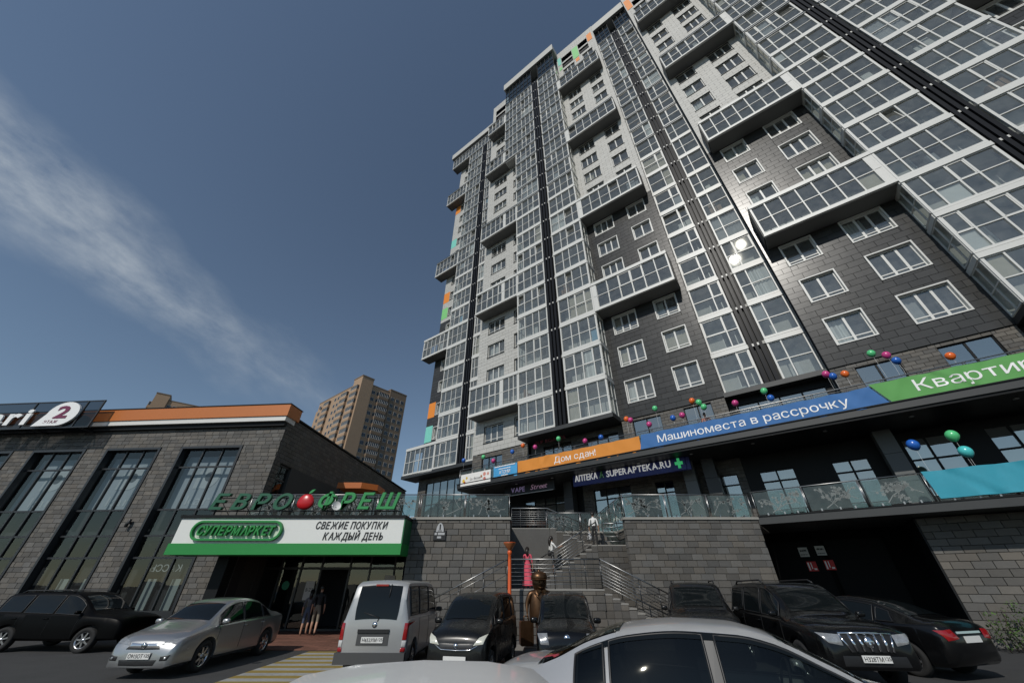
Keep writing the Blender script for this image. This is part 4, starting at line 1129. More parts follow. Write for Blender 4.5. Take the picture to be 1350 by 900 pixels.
# side wall and its window
SL = 20.0
sidew = MB(); hs = [(0.55, 10.0, 4.4, 7.15)]
holed(sidew, 0.0, SL, 0, MZ+0.6, 0.05, hs, 0.3, 0, 1)
sidew.quad((0,0.4,0),(SL,0.4,0),(SL,0.4,MZ),(0,0.4,MZ), 1)
sideo = sidew.build('side_wall', [m_mortar, m_dark], market, (0.0, 0.0, 0), (0,0,R(90)))
lay(sideo, 'stone_block', tiles(0.05, SL, TZ, MZ+0.55, 0.42, 0.205, hs, 0.5, 0.012), 0.0, 0.05, 0.006, m_stone2, 0)
f = MB()
for i in range(9): x = 0.55 + 9.45*i/8; f.box(x-0.04, x+0.04, 0.10, 0.2, 4.4, 7.15)
for z in (4.45, 5.5, 6.4, 7.1): f.box(0.55, 10.0, 0.11, 0.19, z-0.04, z+0.04)
wo_ = f.build('side_window', m_frame, sideo)
b = MB()
for i in range(8):
    for z0_, z1_ in ((4.5,5.45),(5.55,6.35),(6.45,7.05)): b.quad((0.6+9.45*i/8,0.15,z0_),(0.55+9.45*(i+1)/8-.05,0.15,z0_),(0.55+9.45*(i+1)/8-.05,0.15,z1_),(0.6+9.45*i/8,0.15,z1_))
b.build('side_pane', m_shopglass, sideo)
# fascia
b = MB(); b.box(ML, 0.12, -0.42, 0.7, 9.46, 10.12); b.build('fascia_orange', M('fascia_orange', (0.50,0.145,0.022), 0.45, var=0.05), market)
b = MB(); b.box(ML, 0.05, -0.36, 0.5, 9.20, 9.458); b.build('fascia_white', M('fascia_white', (0.68,0.67,0.64), 0.5, var=0.05), market)
b = MB(); b.box(ML, -0.02, -0.20, 0.04, 8.98, 9.198); b.build('fascia_black', m_dark, market)
b = MB(); b.box(ML, 0.14, -0.45, 0.75, 10.122, 10.17); b.box(ML, 0.06, 0.76, 20, MZ+0.61, MZ+0.70); b.build('roof_edge', m_dark, market)
# wall lamp
t = thing('wall_lamp', 'small black wall lamp between the tall supermarket windows', 'lamp', sw(-6.2,-0.02,4.27), SA)
b = MB(); b.box(-0.04,0.04,-0.08,0.02,-0.05,0.05); b.build('bracket', m_black, t)
b = MB(); b.lathe([(0.07,-0.16),(0.07,0.02),(0.05,0.04)], (0.03,-0.13,0.12), 10); b.lathe([(0.05,-0.04),(0.07,-0.02),(0.07,0.14)], (-0.03,-0.13,-0.16), 10); b.build('shade', m_black, t)
# glass sign box with kari letters
t = thing('roof_sign', 'dark glass framed roof sign with white round badge showing 2', 'sign', sw(-10.75,-0.95,8.9), SA)
b = MB()
for x in (0.0, -1.0, -4.2, -7.4): b.box(x-0.035, x+0.035, -0.035, 0.035, 0, 1.6)
for z in (0.03, 1.58): b.box(-9.5, 0.035, -0.03, 0.03, z-0.03, z+0.03)
b.build('frame', m_frame, t)
b = MB(); b.quad((-9.5,0.0,0.05),(0,0.0,0.05),(0,0.0,1.55),(-9.5,0.0,1.55)); b.build('glass', GLASS('smoked_glass',(0.22,0.22,0.23),1.5,0.02,0), t)
for x in (-0.6,-3.5): 
    b = MB(); b.box(x-0.03,x+0.03,0.03,0.9,0.0,0.06); b.build('bracket', m_frame, t)
badge = [(-3.35,0.10)] + [(-1.95+0.95*math.cos(a), 0.80+0.70*math.sin(a)) for a in [R(-100+ i*14) for i in range(21)]]
b = MB(); b.prism(badge[::-1], -0.14, -0.04); bd = b.build('badge', m_text_w, t)
letters(bd, '2', -2.35, -1.55, 0.55, 0.72, -0.155, M('plum_letter',(0.16,0.012,0.06),0.5), 0.02, 0.03)
flat_text(bd, 'ЭТАЖ', -2.75, 0.24, 0.18, -0.15, M('plum_letter',(0.16,0.012,0.06),0.5), width=0.85, shear=0.0)
letters(t, 'kari', -7.6, -3.85, 0.25, 0.95, -0.10, m_text_w, 0.08, 0.03)

# ------------------------------------------------------------------ entrance under the terrace
ent = thing('entrance', 'dark recessed glass supermarket entrance under the green sign', 'entrance', (-8.2,21.0,0))
b = MB()
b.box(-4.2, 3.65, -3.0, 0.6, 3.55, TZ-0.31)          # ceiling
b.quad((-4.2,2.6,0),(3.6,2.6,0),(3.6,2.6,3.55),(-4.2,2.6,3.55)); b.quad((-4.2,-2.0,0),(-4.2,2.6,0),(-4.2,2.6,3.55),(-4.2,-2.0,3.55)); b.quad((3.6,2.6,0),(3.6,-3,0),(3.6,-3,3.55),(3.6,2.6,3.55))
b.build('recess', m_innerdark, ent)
f = MB()
xs = [-4.2,-3.2,-2.2,-1.2,0.2,1.2,2.4,3.6]
for x in xs: f.box(x-0.04,x+0.04,-0.05,0.05,0,3.55)
for z in (0.06,2.45,3.5): f.box(-4.2,3.6,-0.04,0.04,z-0.05,z+0.05)
fo = f.build('glazing_frame', m_frame, ent)
for i in range(len(xs)-1):
    for z0_, z1_ in ((0.12,2.4),(2.5,3.45)):
        if i == 3 and z0_ < 1: continue
        obj('pane', pane_mesh(xs[i+1]-xs[i]-0.08, z1_-z0_, random.randrange(12), m_shopglass), fo, (xs[i]+0.04,0.0,z0_))
b = MB(); b.box(-4.4,-3.9,-3.05,-2.5,0,3.6); b.build('pillar', m_dark, ent)
for x, zc, w_, h_ in ((-1.75,1.55,0.42,0.75),(2.0,1.75,0.5,0.8)):
    b = MB(); b.box(x,x+w_,-0.07,-0.055,zc-h_/2,zc+h_/2); p_ = b.build('opening_hours_sheet', M('paper',(0.62,0.61,0.58),0.7), ent)
    if x < 0: flat_text(p_, '8-23', x+0.04, zc-0.04, 0.15, -0.075, m_text_k, width=0.34)
for x in (-3.4,-1.9,-0.6,0.8,2.2,3.2):
    b = MB(); b.lathe([(0.0,0),(0.13,0.0),(0.15,0.05),(0,0.05)], (x,-2.6,3.49), 14); b.build('ceiling_lamp', M('lamp_shade_white',(0.6,0.58,0.52),0.5), ent)
b = MB(); b.lathe([(0,0),(0.18,0.0)], (-2.72,-0.06,1.75), 16, axis='y'); b.build('round_sticker', M('sticker_green',(0.03,0.22,0.12),0.6), ent)

# ------------------------------------------------------------------ main sign
sign = thing('supermarket_sign', 'wide white supermarket sign with green lower band over the entrance', 'sign', (-13.95,16.8,2.78))
m_sw = M('sign_white', (0.74,0.75,0.72), 0.5, var=0.03)
m_sg = M('sign_green', (0.014,0.235,0.045), 0.45, var=0.05)
b = MB(); b.box(0, 9.40, 0, 1.2, 0.40, 1.335); b.build('panel', m_sw, sign)
b = MB(); b.box(-0.06, 9.45, -0.05, 1.2, 0.0, 0.398); b.build('green_band', m_sg, sign)
b = MB(); b.box(9.402, 9.45, 0.0, 1.25, 0.40, 1.33); b.build('green_side', M('sign_green_shaded',(0.012,0.13,0.045),0.5), sign)  # deeper green: the shade on this side is put into its colour
b = MB(); b.box(-0.05, 9.47, -0.07, 1.26, 1.337, 1.45); b.build('top_trim', m_dark, sign)
b = MB()
for dx in (0, 1): pass
def pill(cx, cz, w, h, n=12):
    r = h/2; out = []
    for i in range(n+1): a = -math.pi/2 + math.pi*i/n; out.append((cx+w/2-r+r*math.cos(a), cz+r*math.sin(a)))
    for i in range(n+1): a = math.pi/2 + math.pi*i/n; out.append((cx-w/2+r+r*math.cos(a), cz+r*math.sin(a)))
    return out
cx, cz = 2.55, 0.86
A_, B_ = pill(cx, cz, 3.75, 0.74), pill(cx, cz, 3.60, 0.59)
b = MB(); n = len(A_)
b.add([(x,-0.14,z) for x,z in A_]+[(x,-0.14,z) for x,z in B_]+[(x,-0.001,z) for x,z in A_]+[(x,-0.001,z) for x,z in B_],
      [(i,(i+1)%n,(i+1)%n+n,i+n) for i in range(n)]+[(i,i+2*n,(i+1)%n+2*n,(i+1)%n) for i in range(n)]+[(i+n,(i+1)%n+n,(i+1)%n+3*n,i+3*n) for i in range(n)])
b.build('outline', m_sg, sign)
b = MB(); b.prism(pill(cx, cz, 3.48, 0.48)[::1], -0.02, -0.003); b.build('badge_field', M('badge_pale',(0.55,0.66,0.52),0.5), sign)
letters(sign, 'СУПЕРМАРКЕТ', cx-1.58, cx+1.60, cz-0.17, 0.34, -0.10, m_sg, 0.12, 0.028, 0.22, gapf=0.02)
letters(sign, 'СВЕЖИЕ ПОКУПКИ', 5.75, 8.75, 0.93, 0.27, -0.012, m_text_k, 0.012, 0.02, 0.2, gapf=0.05)
letters(sign, 'КАЖДЫЙ ДЕНЬ', 6.15, 8.62, 0.53, 0.27, -0.012, m_text_k, 0.012, 0.02, 0.2, gapf=0.05)
# roof letters
rl = thing('rooftop_letters', 'large slanted green letters with red apple standing above the sign', 'sign', (-13.15,17.0,4.42))
b = MB()
b.tube([(0.0,0.12,0.02),(8.3,0.12,0.02)], 0.025, 6); b.tube([(0.0,0.12,0.55),(8.3,0.12,0.55)], 0.02, 6)
for i in range(9): b.tube([(0.2+i*0.98,0.12,-0.25),(0.2+i*0.98,0.12,0.6)], 0.02, 6); b.tube([(0.2+i*0.98,0.12,0.55),(0.6+i*0.98,0.75,-0.25)], 0.014, 6)
b.build('support_frame', m_frame, rl)
m_lg = M('letter_dark_green', (0.012,0.10,0.05), 0.4); m_lb = M('letter_green', (0.025,0.26,0.07), 0.4)
letters(rl, 'ЕВРО', 0.05, 3.55, 0.06, 0.62, -0.05, m_lg, 0.16, 0.022, 0.25, gapf=0.18)
letters(rl, 'ФРЕШ', 4.72, 8.25, 0.08, 0.64, -0.05, m_lb, 0.16, 0.022, 0.25, gapf=0.18)
b = MB(); prof = []
for i in range(13):
    a = math.pi*i/12; r = math.sin(a)*(1+0.18*math.cos(a*1.0)); prof.append((max(0,r)*0.36, -math.cos(a)*0.33 - (0.10 if i == 12 else 0.03 if i == 11 else 0)))
b.lathe(prof, (4.12,-0.03,0.38), 20)
ap = b.build('apple', M('apple_red', (0.50,0.012,0.018), 0.3), rl)
for v in ap.data.vertices: v.co.y = -0.03 + (v.co.y+0.03)*0.4
b = MB(); b.prism([(4.18,0.68),(4.30,0.74),(4.42,0.88),(4.28,0.86),(4.19,0.77)], -0.07, 0.01); b.build('apple_leaf', m_lb, rl)
# satellite dish
t = thing('satellite_dish', 'small white satellite dish on top of the sign below the green letters', 'dish', (-7.5,16.62,4.23))
b = MB(); b.lathe([(0.0,0.06),(0.10,0.045),(0.19,0.0)], (0,-0.12,0.32), 18, axis='y'); o = b.build('reflector', M('dish_white',(0.7,0.7,0.68),0.4), t, (0,0,0), (R(-15),0,R(35)))
b = MB(); b.tube([(0,0,0),(0,0,0.3)], 0.015, 6); b.tube([(0,-0.1,0.22),(0,-0.35,0.3)], 0.008, 5); b.build('mast', m_steel, t)
# orange canopy on the terrace
t = thing('canopy', 'small orange canopy on the terrace behind the green letters', 'canopy', (-10.9,23.6,TZ))
b = MB(); b.prismz([(0,0),(1.5,0),(2.3,0.7),(2.3,2.2),(0,2.2)], 2.42, 2.76); b.build('canopy_roof', M('canopy_orange',(0.45,0.12,0.02),0.5), t)
for x, y in ((0.12,0.12),(2.1,0.8),(2.1,2.0),(0.12,2.0)):
    b = MB(); b.box(x-0.06,x+0.06,y-0.06,y+0.06,0,2.42); b.build('post', m_slabdark, t)

# ------------------------------------------------------------------ paving and markings
b = MB(); b.prismz([(-12.6,15.3),(-5.0,15.3),(-4.6,17.9),(-4.6,21.0),(-12.3,21.0)], -0.05, 0.012)
pv = struct(b.build('brick_paving', M('paving_joint', (0.05,0.04,0.035), 0.9)))
m_brick = M('red_paver', (0.17,0.075,0.05), 0.85, var=0.3, scale=12, isl=0.25)
rects = []
for j in range(24):
    y = 15.35 + j*0.235
    for i in range(17):
        x = -12.4 + i*0.46 + (0.23 if j % 2 else 0)
        if x + 0.45 < -5.05: rects.append((x, y))
for i, (x, y) in enumerate(sorted(rects, key=lambda q: (q[1], -q[0]))):
    if i < 300:
        key = 'paver'
        if key not in _pn:
            q = MB(); q.box(0,0.45,0,0.225,0,0.018); _pn[key] = q.mesh('paver', m_brick)
        obj('paver', _pn[key], pv, (x, y, 0.004 + random.uniform(0,0.002)+0.008))
b = MB()
for x, y in sorted(rects, key=lambda q: (q[1], -q[0]))[300:]: b.box(x, x+0.45, y, y+0.225, 0.005, 0.03)
if b.v: stuff(b.build('paver', m_brick, pv))
m_py = M('yellow_paint', (0.26,0.185,0.04), 0.75, var=0.35, scale=9); m_pw = M('white_paint', (0.31,0.31,0.30), 0.75, var=0.45, scale=9)
for i in range(14):
    y = 14.9 - i*0.62
    b = MB(); b.box(-6.55, -3.6, y-0.30, y+0.005, 0.002, 0.006); b.box(-6.55, -3.6, y+0.006, y+0.31, 0.002, 0.006, 1)
    tag(b.build('crossing_stripe', [m_pw, m_py]), 'x', 'marking') if False else struct(b.build('crossing_stripe', [m_pw, m_py]))
# ------------------------------------------------------------------ vehicles
def pchip(keys, col):
    xs = [k[0] for k in keys]; ys = [k[col] for k in keys]; n = len(xs)
    d = [(ys[i+1]-ys[i])/(xs[i+1]-xs[i]) for i in range(n-1)]
    m = [d[0]] + [0 if d[i-1]*d[i] <= 0 else 2*d[i-1]*d[i]/(d[i-1]+d[i]) for i in range(1, n-1)] + [d[-1]]
    def f(x):
        if x <= xs[0]: return ys[0]
        if x >= xs[-1]: return ys[-1]
        for i in range(n-1):
            if x <= xs[i+1]: break
        h = xs[i+1]-xs[i]; t = (x-xs[i])/h
        return (2*t**3-3*t*t+1)*ys[i] + (t**3-2*t*t+t)*h*m[i] + (-2*t**3+3*t*t)*ys[i+1] + (t**3-t*t)*h*m[i+1]
    return f
m_cglass = GLASS('car_glass', (0.30,0.33,0.33), 1.55, 0.006, 0)
m_cdark = M('car_cabin', (0.012,0.012,0.013), 0.8)
m_headl = M('headlamp', (0.30,0.31,0.32), 0.22, metal=0.35, var=0.7, scale=30, coat=0.5)
m_tail = M('tail_lamp', (0.28,0.008,0.01), 0.15, coat=0.6)
m_tailw = M('clear_lamp', (0.5,0.5,0.5), 0.15)
m_plate = M('number_plate', (0.70,0.70,0.68), 0.5)
m_rim = M('alloy_rim', (0.50,0.50,0.51), 0.25, metal=0.9)
_wheels = {}
def wheel_meshes(r, w):
    k = (r, w)
    if k in _wheels: return _wheels[k]
    t = MB(); ri = r*0.66
    t.lathe([(ri,-w/2),(r*0.93,-w/2),(r,-w/2+0.03),(r,w/2-0.03),(r*0.93,w/2),(ri,w/2),(ri*0.96,w/2-0.06),(ri*0.96,-w/2)], (0,0,0), 28, axis='y')
    tm = t.mesh('tyre', m_rubber)
    b = MB()
    b.lathe([(ri*0.99,w/2-0.012),(ri*0.90,w/2-0.02),(ri*0.88,w/2-0.07)], (0,0,0), 28, axis='y')
    b.lathe([(0.0,w/2-0.005),(0.06,w/2-0.01),(0.07,w/2-0.05)], (0,0,0), 14, axis='y')
    for i in range(7):
        a = i*2*math.pi/7
        c, s_ = math.cos(a), math.sin(a)
        P = [(0.04,0.028),(ri*0.93,0.022),(ri*0.93,-0.022),(0.04,-0.028)]
        vs = [(p*c-q*s_, w/2-0.02, p*s_+q*c) for p, q in P] + [(p*c-q*s_, w/2-0.06, p*s_+q*c) for p, q in P]
        b.add(vs, [(3,2,1,0),(0,1,5,4),(1,2,6,5),(2,3,7,6),(3,0,4,7)])
    rm = b.mesh('rim', m_rim)
    d = MB(); d.lathe([(0,w/2-0.08),(ri*0.9,w/2-0.08)], (0,0,0), 20, axis='y'); dm = d.mesh('brake_disc', m_cdark)
    _wheels[k] = (tm, rm, dm)
    return _wheels[k]
class Car:
    """keys: (x, z_low, z_belt, z_top, half_width, half_roof); x from rear to front"""
    def __init__(s, label, cat, loc, rz, keys, paint, axles, rw=0.31, crown=0.05, name='parked_car', trim=None, dens=64, group='parked cars', openings=()):
        s.op = openings
        s.t = thing(name, label, cat, loc, rz, group)
        s.k = keys; s.F = [pchip(keys, c) for c in range(1, 6)]
        s.ax = axles; s.rw = rw; s.crown = crown; s.paint = paint; s.trim = trim or m_black
        s.x0, s.x1 = keys[0][0], keys[-1][0]; s.dens = dens
        s.body()
        s.wheels()
    def zlow(s, x):
        z = s.F[0](x); ra = s.rw + 0.055
        for a in s.ax:
            d = abs(x-a)
            if d < ra: z = max(z, s.rw*0.98 + math.sqrt(max(0, ra*ra-d*d)) )
        return z
    def sec(s, x):
        zl = s.zlow(x); zb = s.F[1](x); zt = s.F[2](x); w = s.F[3](x); wr = s.F[4](x)
        zb = max(zb, zl+0.03)
        h = zb - zl; g = max(0.0, zt - zb)
        cr = min(s.crown, g*0.5 + 0.012)
        inset = 0.035 + 0.02*min(1, g/0.3)
        ze = zt - cr
        return [(0.0, zl), (w*0.90, zl), (w*0.985, zl + h*0.10), (w, zl + h*0.45), (w*0.992, zl + h*0.72), (w*0.972, zb - 0.012), (w*0.972-inset*0.45, zb+0.012),
                (wr+0.012, ze-0.02 if g > 0.12 else ze-0.004), (wr-0.045, ze+0.022 if g > 0.12 else ze+cr*0.4), (wr*0.55, zt - cr*0.18), (0.0, zt)]
    def stations(s):
        n = s.dens; xs = [s.x0 + (s.x1-s.x0)*i/n for i in range(n+1)]
        ra = s.rw + 0.055
        for a in s.ax:
            xs += [a-ra-0.001, a-ra+0.001, a+ra-0.001, a+ra+0.001] + [a + ra*math.cos(R(q)) for q in range(12, 180, 12)]
        xs += [k[0] for k in s.k]
        xs = sorted(x for x in xs if s.x0-1e-6 <= x <= s.x1+1e-6)
        out = [xs[0]]
        for x in xs[1:]:
            if x - out[-1] > 0.0015: out.append(x)
        return out
    def body(s):
        b = MB(); S = s.stations(); n = None; vs = []
        for x in S:
            h = s.sec(x); ring = [(x, y, z) for y, z in h] + [(x, -y, z) for y, z in h[-2:0:-1]]
            n = len(ring); vs += ring
        fs = []
        for i in range(len(S)-1):
            xm = (S[i]+S[i+1])/2
            for k in range(n):
                kind = 'side' if k in (6, n-7) else 'top' if 8 <= k <= n-9 else None
                if kind and any(a <= xm <= c_ and q == kind for a, c_, q in s.op): continue
                fs.append((i*n+k, i*n+(k+1)%n, (i+1)*n+(k+1)%n, (i+1)*n+k))
        b.add(vs, fs, 0, True)
        b.f.append(tuple(range(n-1,-1,-1))); b.m.append(0); b.s.append(False)
        b.f.append(tuple((len(S)-1)*n+k for k in range(n))); b.m.append(0); b.s.append(False)
        me = b.mesh('body', [s.paint, s.trim])
        try: me.set_sharp_from_angle(angle=R(38))
        except Exception: pass
        s.bodyo = obj('body', me, s.t)
    def side_pt(s, x, t, side, off=0.006):
        h = s.sec(x); a, c = h[6], h[7]
        y = a[0] + (c[0]-a[0])*t; z = a[1] + (c[1]-a[1])*t
        off = off + 0.016*(1-(2*t-1)**2) + (0.024*max(0,1-((x+0.48)/0.44)**2) if s.op else 0)
        return (x, side*(y+off), z + off*0.25)
    def top_pt(s, x, t, off=0.008):
        h = s.sec(x); a, m_, c = h[8], h[9], h[10]
        u = abs(t); sg = 1 if t >= 0 else -1
        if u > 0.55: f = (u-0.55)/0.45; y = m_[0]+(a[0]-m_[0])*f; z = m_[1]+(a[1]-m_[1])*f
        else: f = u/0.55; y = m_[0]*f; z = c[1]+(m_[1]-c[1])*f*f
        e = 0.02; dz = (s.F[2](x+e)-s.F[2](x-e))/(2*e); L = math.hypot(1, dz)
        return (x - off*dz/L, sg*y, z + off/L)
    def flank(s, x, z, side, off=0.004):
        h = s.sec(x)[1:7]
        for (y0, z0_), (y1, z1_) in zip(h[:-1], h[1:]):
            if z0_ <= z <= z1_ or z1_ >= z:
                t = (z-z0_)/max(1e-6, z1_-z0_); t = max(0, min(1, t)); return (x, side*(y0+(y1-y0)*t+off), z)
        return (x, side*(h[-1][0]+off), z)
    def side_window(s, xa, xb, t0=0.06, t1=0.93, n=10, slant=(0,0), mat=None, label=None, frame=True):
        for side in (1, -1):
            b = MB(); f = MB(); vs = []; nt_ = 5
            for j in range(nt_+1):
                t = t0 + (t1-t0)*j/nt_
                A, B = xa + slant[0]*(j/nt_), xb + slant[1]*(j/nt_)
                for i in range(n+1): vs.append(s.side_pt(A + (B-A)*i/n, t, side))
            fs = []
            for j in range(nt_):
                for i in range(n):
                    q = (j*(n+1)+i, j*(n+1)+i+1, (j+1)*(n+1)+i+1, (j+1)*(n+1)+i); fs.append(q if side < 0 else q[::-1])
            b.add(vs, fs, 0, True); o = b.build('side_window', mat or m_wglass, s.t)
            if frame:
                loop = [vs[i] for i in range(n+1)] + [vs[j*(n+1)+n] for j in range(1, nt_+1)] + [vs[nt_*(n+1)+i] for i in range(n-1,-1,-1)] + [vs[j*(n+1)] for j in range(nt_-1,-1,-1)]
                f.tube(loop, 0.012, 5, cap=False); f.build('window_seal', m_black, o)
    def screen(s, xa, xb, w=0.93, name='windscreen', n=12, mat=None):
        b = MB(); vs = []; m_ = 14
        for i in range(n+1):
            x = xa + (xb-xa)*i/n
            for j in range(m_+1): vs.append(s.top_pt(x, -w + 2*w*j/m_))
        fs = [(i*(m_+1)+j, i*(m_+1)+j+1, (i+1)*(m_+1)+j+1, (i+1)*(m_+1)+j) for i in range(n) for j in range(m_)]
        if xb > xa: fs = [f[::-1] for f in fs]
        b.add(vs, fs, 0, True); return b.build(name, mat or m_wglass, s.t)
    def wheels(s):
        tm, rm, dm = wheel_meshes(s.rw, 0.2)
        for a in s.ax:
            for side in (1, -1):
                w = s.F[3](a)
                e = bpy.data.objects.new('wheel', tm); C.objects.link(e); e.parent = s.t
                e.location = (a, side*(w-0.12), s.rw); e.rotation_euler = (0, random.uniform(0,1), 0 if side > 0 else math.pi)
                obj('rim', rm, e); obj('brake_disc', dm, e)
            b = MB(); b.box(a-s.rw-0.05, a+s.rw+0.05, -s.F[3](a)*0.86, s.F[3](a)*0.86, s.F[0](a)+0.0, s.rw*2+0.1); b.build('wheel_well', m_cdark, s.t)
    def patch(s, name, pts, mat, depth=0.03, parent=None, smooth=False):
        "polygon patch given in 3-D, thickened towards the car centre line"
        b = MB(); c = sum((Vector(p) for p in pts), Vector())/len(pts)
        nrm = Vector((0,0,0)); P = [Vector(p) for p in pts]
        for i in range(len(P)): nrm += P[i].cross(P[(i+1)%len(P)])
        if nrm.length < 1e-9: nrm = Vector((1,0,0))
        nrm.normalize()
        ctr = Vector((0,0,0.7))
        if nrm.dot(c - Vector((c.x*0.6,0,0.7))) < 0: P = P[::-1]; nrm = -nrm
        n = len(P); vs = P + [p - nrm*depth for p in P]
        b.add(vs, [tuple(range(n))] + [(i, i+n, (i+1)%n+n, (i+1)%n) for i in range(n)])
        return b.build(name, mat, parent or s.t)
    def seam(s, xs, z0=None):
        for x in xs:
            for side in (1,-1):
                b = MB(); zl = s.zlow(x)+0.06; zb = s.F[1](x)-0.02
                b.tube([s.flank(x, zl+(zb-zl)*i/6, side, 0.0015) for i in range(7)], 0.005, 4, cap=False)
                b.build('door_seam', m_black, s.t)
    def handle(s, x, z, mat=None):
        for side in (1,-1):
            p = s.flank(x, z, side, 0.012); q = s.flank(x+0.19, z+0.008, side, 0.012)
            b = MB(); b.tube([p, ((p[0]+q[0])/2,(p[1]+q[1])/2+side*0.018,(p[2]+q[2])/2), q], 0.014, 6); b.build('door_handle', mat or s.paint, s.t)
    def mirror(s, x, z, mat=None):
        for side in (1,-1):
            y = s.F[3](x)
            b = MB(); n_ = 14; rings = [(-0.055,0.30),(-0.045,0.85),(0.0,1.0),(0.04,0.92),(0.05,0.7)]
            vs = []
            for dx, q in rings:
                for i in range(n_):
                    a_ = 2*math.pi*i/n_; ca, sa = math.cos(a_), math.sin(a_)
                    vs.append((dx, 0.095*q*math.copysign(abs(ca)**0.6, ca), 0.062*q*math.copysign(abs(sa)**0.6, sa)))
            b.add(vs, [(j*n_+i, (j+1)*n_+i, (j+1)*n_+(i+1)%n_, j*n_+(i+1)%n_) for j in range(len(rings)-1) for i in range(n_)], 0, True)
            b.f.append(tuple(range(n_))); b.m.append(0); b.s.append(False); b.f.append(tuple(range(len(vs)-1,len(vs)-n_-1,-1))); b.m.append(0); b.s.append(False)
            o = b.build('mirror', mat or s.paint, s.t, (x, side*(y+0.06), z), (0,0,math.pi))
            b = MB(); b.tube([(x+0.02, side*(y-0.06), z-0.05),(x, side*(y+0.03), z-0.02)], 0.02, 6); b.build('mirror_stalk', m_black, s.t)
    def plate(s, x, z, txt, front=True, w=0.52):
        d = 1 if front else -1
        b = MB(); b.box(-w/2, w/2, -0.008, 0.008, -0.056, 0.056); o = b.build('number_plate', m_plate, s.t, (x, 0, z), (0,0,R(90) if front else R(-90)))
        if not txt: return o
        flat_text(o, txt[0], -w/2+0.02, -0.035, 0.072, -0.012, m_text_k, 'plate_characters', width=w*0.66)
        flat_text(o, txt[1], w*0.24, -0.018, 0.058, -0.012, m_text_k, 'plate_region', width=w*0.21)
        return o
    def inside(s, x, y, z):
        h = s.sec(x); c_ = False; n = len(h); j = n-1; y = abs(y)
        for i in range(n):
            yi, zi = h[i]; yj, zj = h[j]
            if (zi > z) != (zj > z) and y < (yj-yi)*(z-zi)/(zj-zi+1e-12)+yi: c_ = not c_
            j = i
        return c_
    def proj(s, y, z, front=True):
        a = s.x1 if front else s.x0; step = -0.02 if front else 0.02
        x = a
        for i in range(70):
            if s.inside(x, y+1e-4, z): break
            x += step
        if i == 0: return x
        lo, hi = x, x-step
        for _ in range(8):
            m_ = (lo+hi)/2
            if s.inside(m_, y+1e-4, z): lo = m_
            else: hi = m_
        return lo
    def decal(s, name, quad, mat, front=True, off=0.008, n=8, m=5, both=True):
        "quad of (y,z) corners: inner-low, outer-low, outer-top, inner-top, laid onto the nose or tail"
        sg0 = (1,-1) if both else (1,)
        for sg in sg0:
            b = MB(); vs = []; d = 1 if front else -1
            for j in range(m+1):
                for i in range(n+1):
                    u, v = i/n, j/m
                    y = (quad[0][0]*(1-u)+quad[1][0]*u)*(1-v) + (quad[3][0]*(1-u)+quad[2][0]*u)*v
                    z = (quad[0][1]*(1-u)+quad[1][1]*u)*(1-v) + (quad[3][1]*(1-u)+quad[2][1]*u)*v
                    edge = 0 if (i in (0,n) or j in (0,m)) else 1
                    x = s.proj(y, z, front)
                    vs.append((x + d*off*(0.35+0.65*edge), sg*(y + off*0.6*(y > 0.5)), z))
            fs = [(j*(n+1)+i, j*(n+1)+i+1, (j+1)*(n+1)+i+1, (j+1)*(n+1)+i) for j in range(m) for i in range(n)]
            if (sg > 0) == (not front): fs = [f[::-1] for f in fs]
            b.add(vs, fs, 0, True); o = b.build(name, mat, s.t)
        return o
    def pack(s, name, pts, mat, depth=0.03):
        for sg in (1,-1): s.patch(name, [(x, sg*y, z) for x, y, z in pts], mat, depth)
m_wglass = M('dark_car_glass', (0.006,0.008,0.009), 0.05, spec=0.30)
m_silver = M('silver_paint', (0.36,0.365,0.37), 0.30, metal=0.75, coat=0.8, flake=0.05)
m_silver1 = M('bright_silver_paint', (0.50,0.505,0.51), 0.34, metal=0.45, coat=0.7, flake=0.05)
m_silver2 = M('dusty_silver_paint', (0.74,0.74,0.725), 0.42, metal=0.12, coat=0.35, flake=0.05, var=0.06, scale=5)
m_whitev = M('pearl_white_paint', (0.37,0.375,0.375), 0.34, metal=0.35, coat=0.5, flake=0.03)
m_blackp = M('black_paint', (0.004,0.0042,0.0046), 0.20, coat=0.30, spec=0.3)
m_blackp2 = M('dusty_black_paint', (0.006,0.0063,0.0067), 0.28, coat=0.22, var=0.2, spec=0.3)
m_greyp = M('grey_bumper', (0.055,0.056,0.058), 0.55)

# silver sedan at the left --------------------------------------------------
SED = [(-2.20,0.48,0.72,0.78,0.60,0.46),(-2.13,0.32,0.90,0.98,0.76,0.60),(-1.98,0.24,0.96,1.06,0.82,0.66),(-1.62,0.22,0.955,1.11,0.845,0.64),(-1.40,0.22,0.95,1.19,0.845,0.60),(-0.80,0.21,0.94,1.405,0.848,0.56),(-0.20,0.21,0.925,1.475,0.848,0.57),
       (0.30,0.21,0.91,1.445,0.848,0.57),(0.55,0.21,0.90,1.385,0.848,0.58),(1.22,0.22,0.885,1.02,0.845,0.68),(1.45,0.22,0.85,0.955,0.84,0.70),(1.85,0.22,0.77,0.86,0.815,0.66),(2.06,0.22,0.70,0.785,0.785,0.58),(2.16,0.21,0.62,0.70,0.745,0.52),(2.215,0.21,0.52,0.60,0.69,0.46),(2.235,0.23,0.40,0.48,0.62,0.40)]
c = Car('silver sedan parked nose left in front of the tall supermarket windows', 'car', (-8.55,13.15,0), R(-91), SED, m_silver, (-1.33,1.27), 0.31)
c.side_window(0.04,1.02,slant=(0.03,-0.12)); c.side_window(-0.88,-0.03,slant=(0.0,0.0)); c.side_window(-1.30,-0.95,0.10,0.88,slant=(0.1,0))
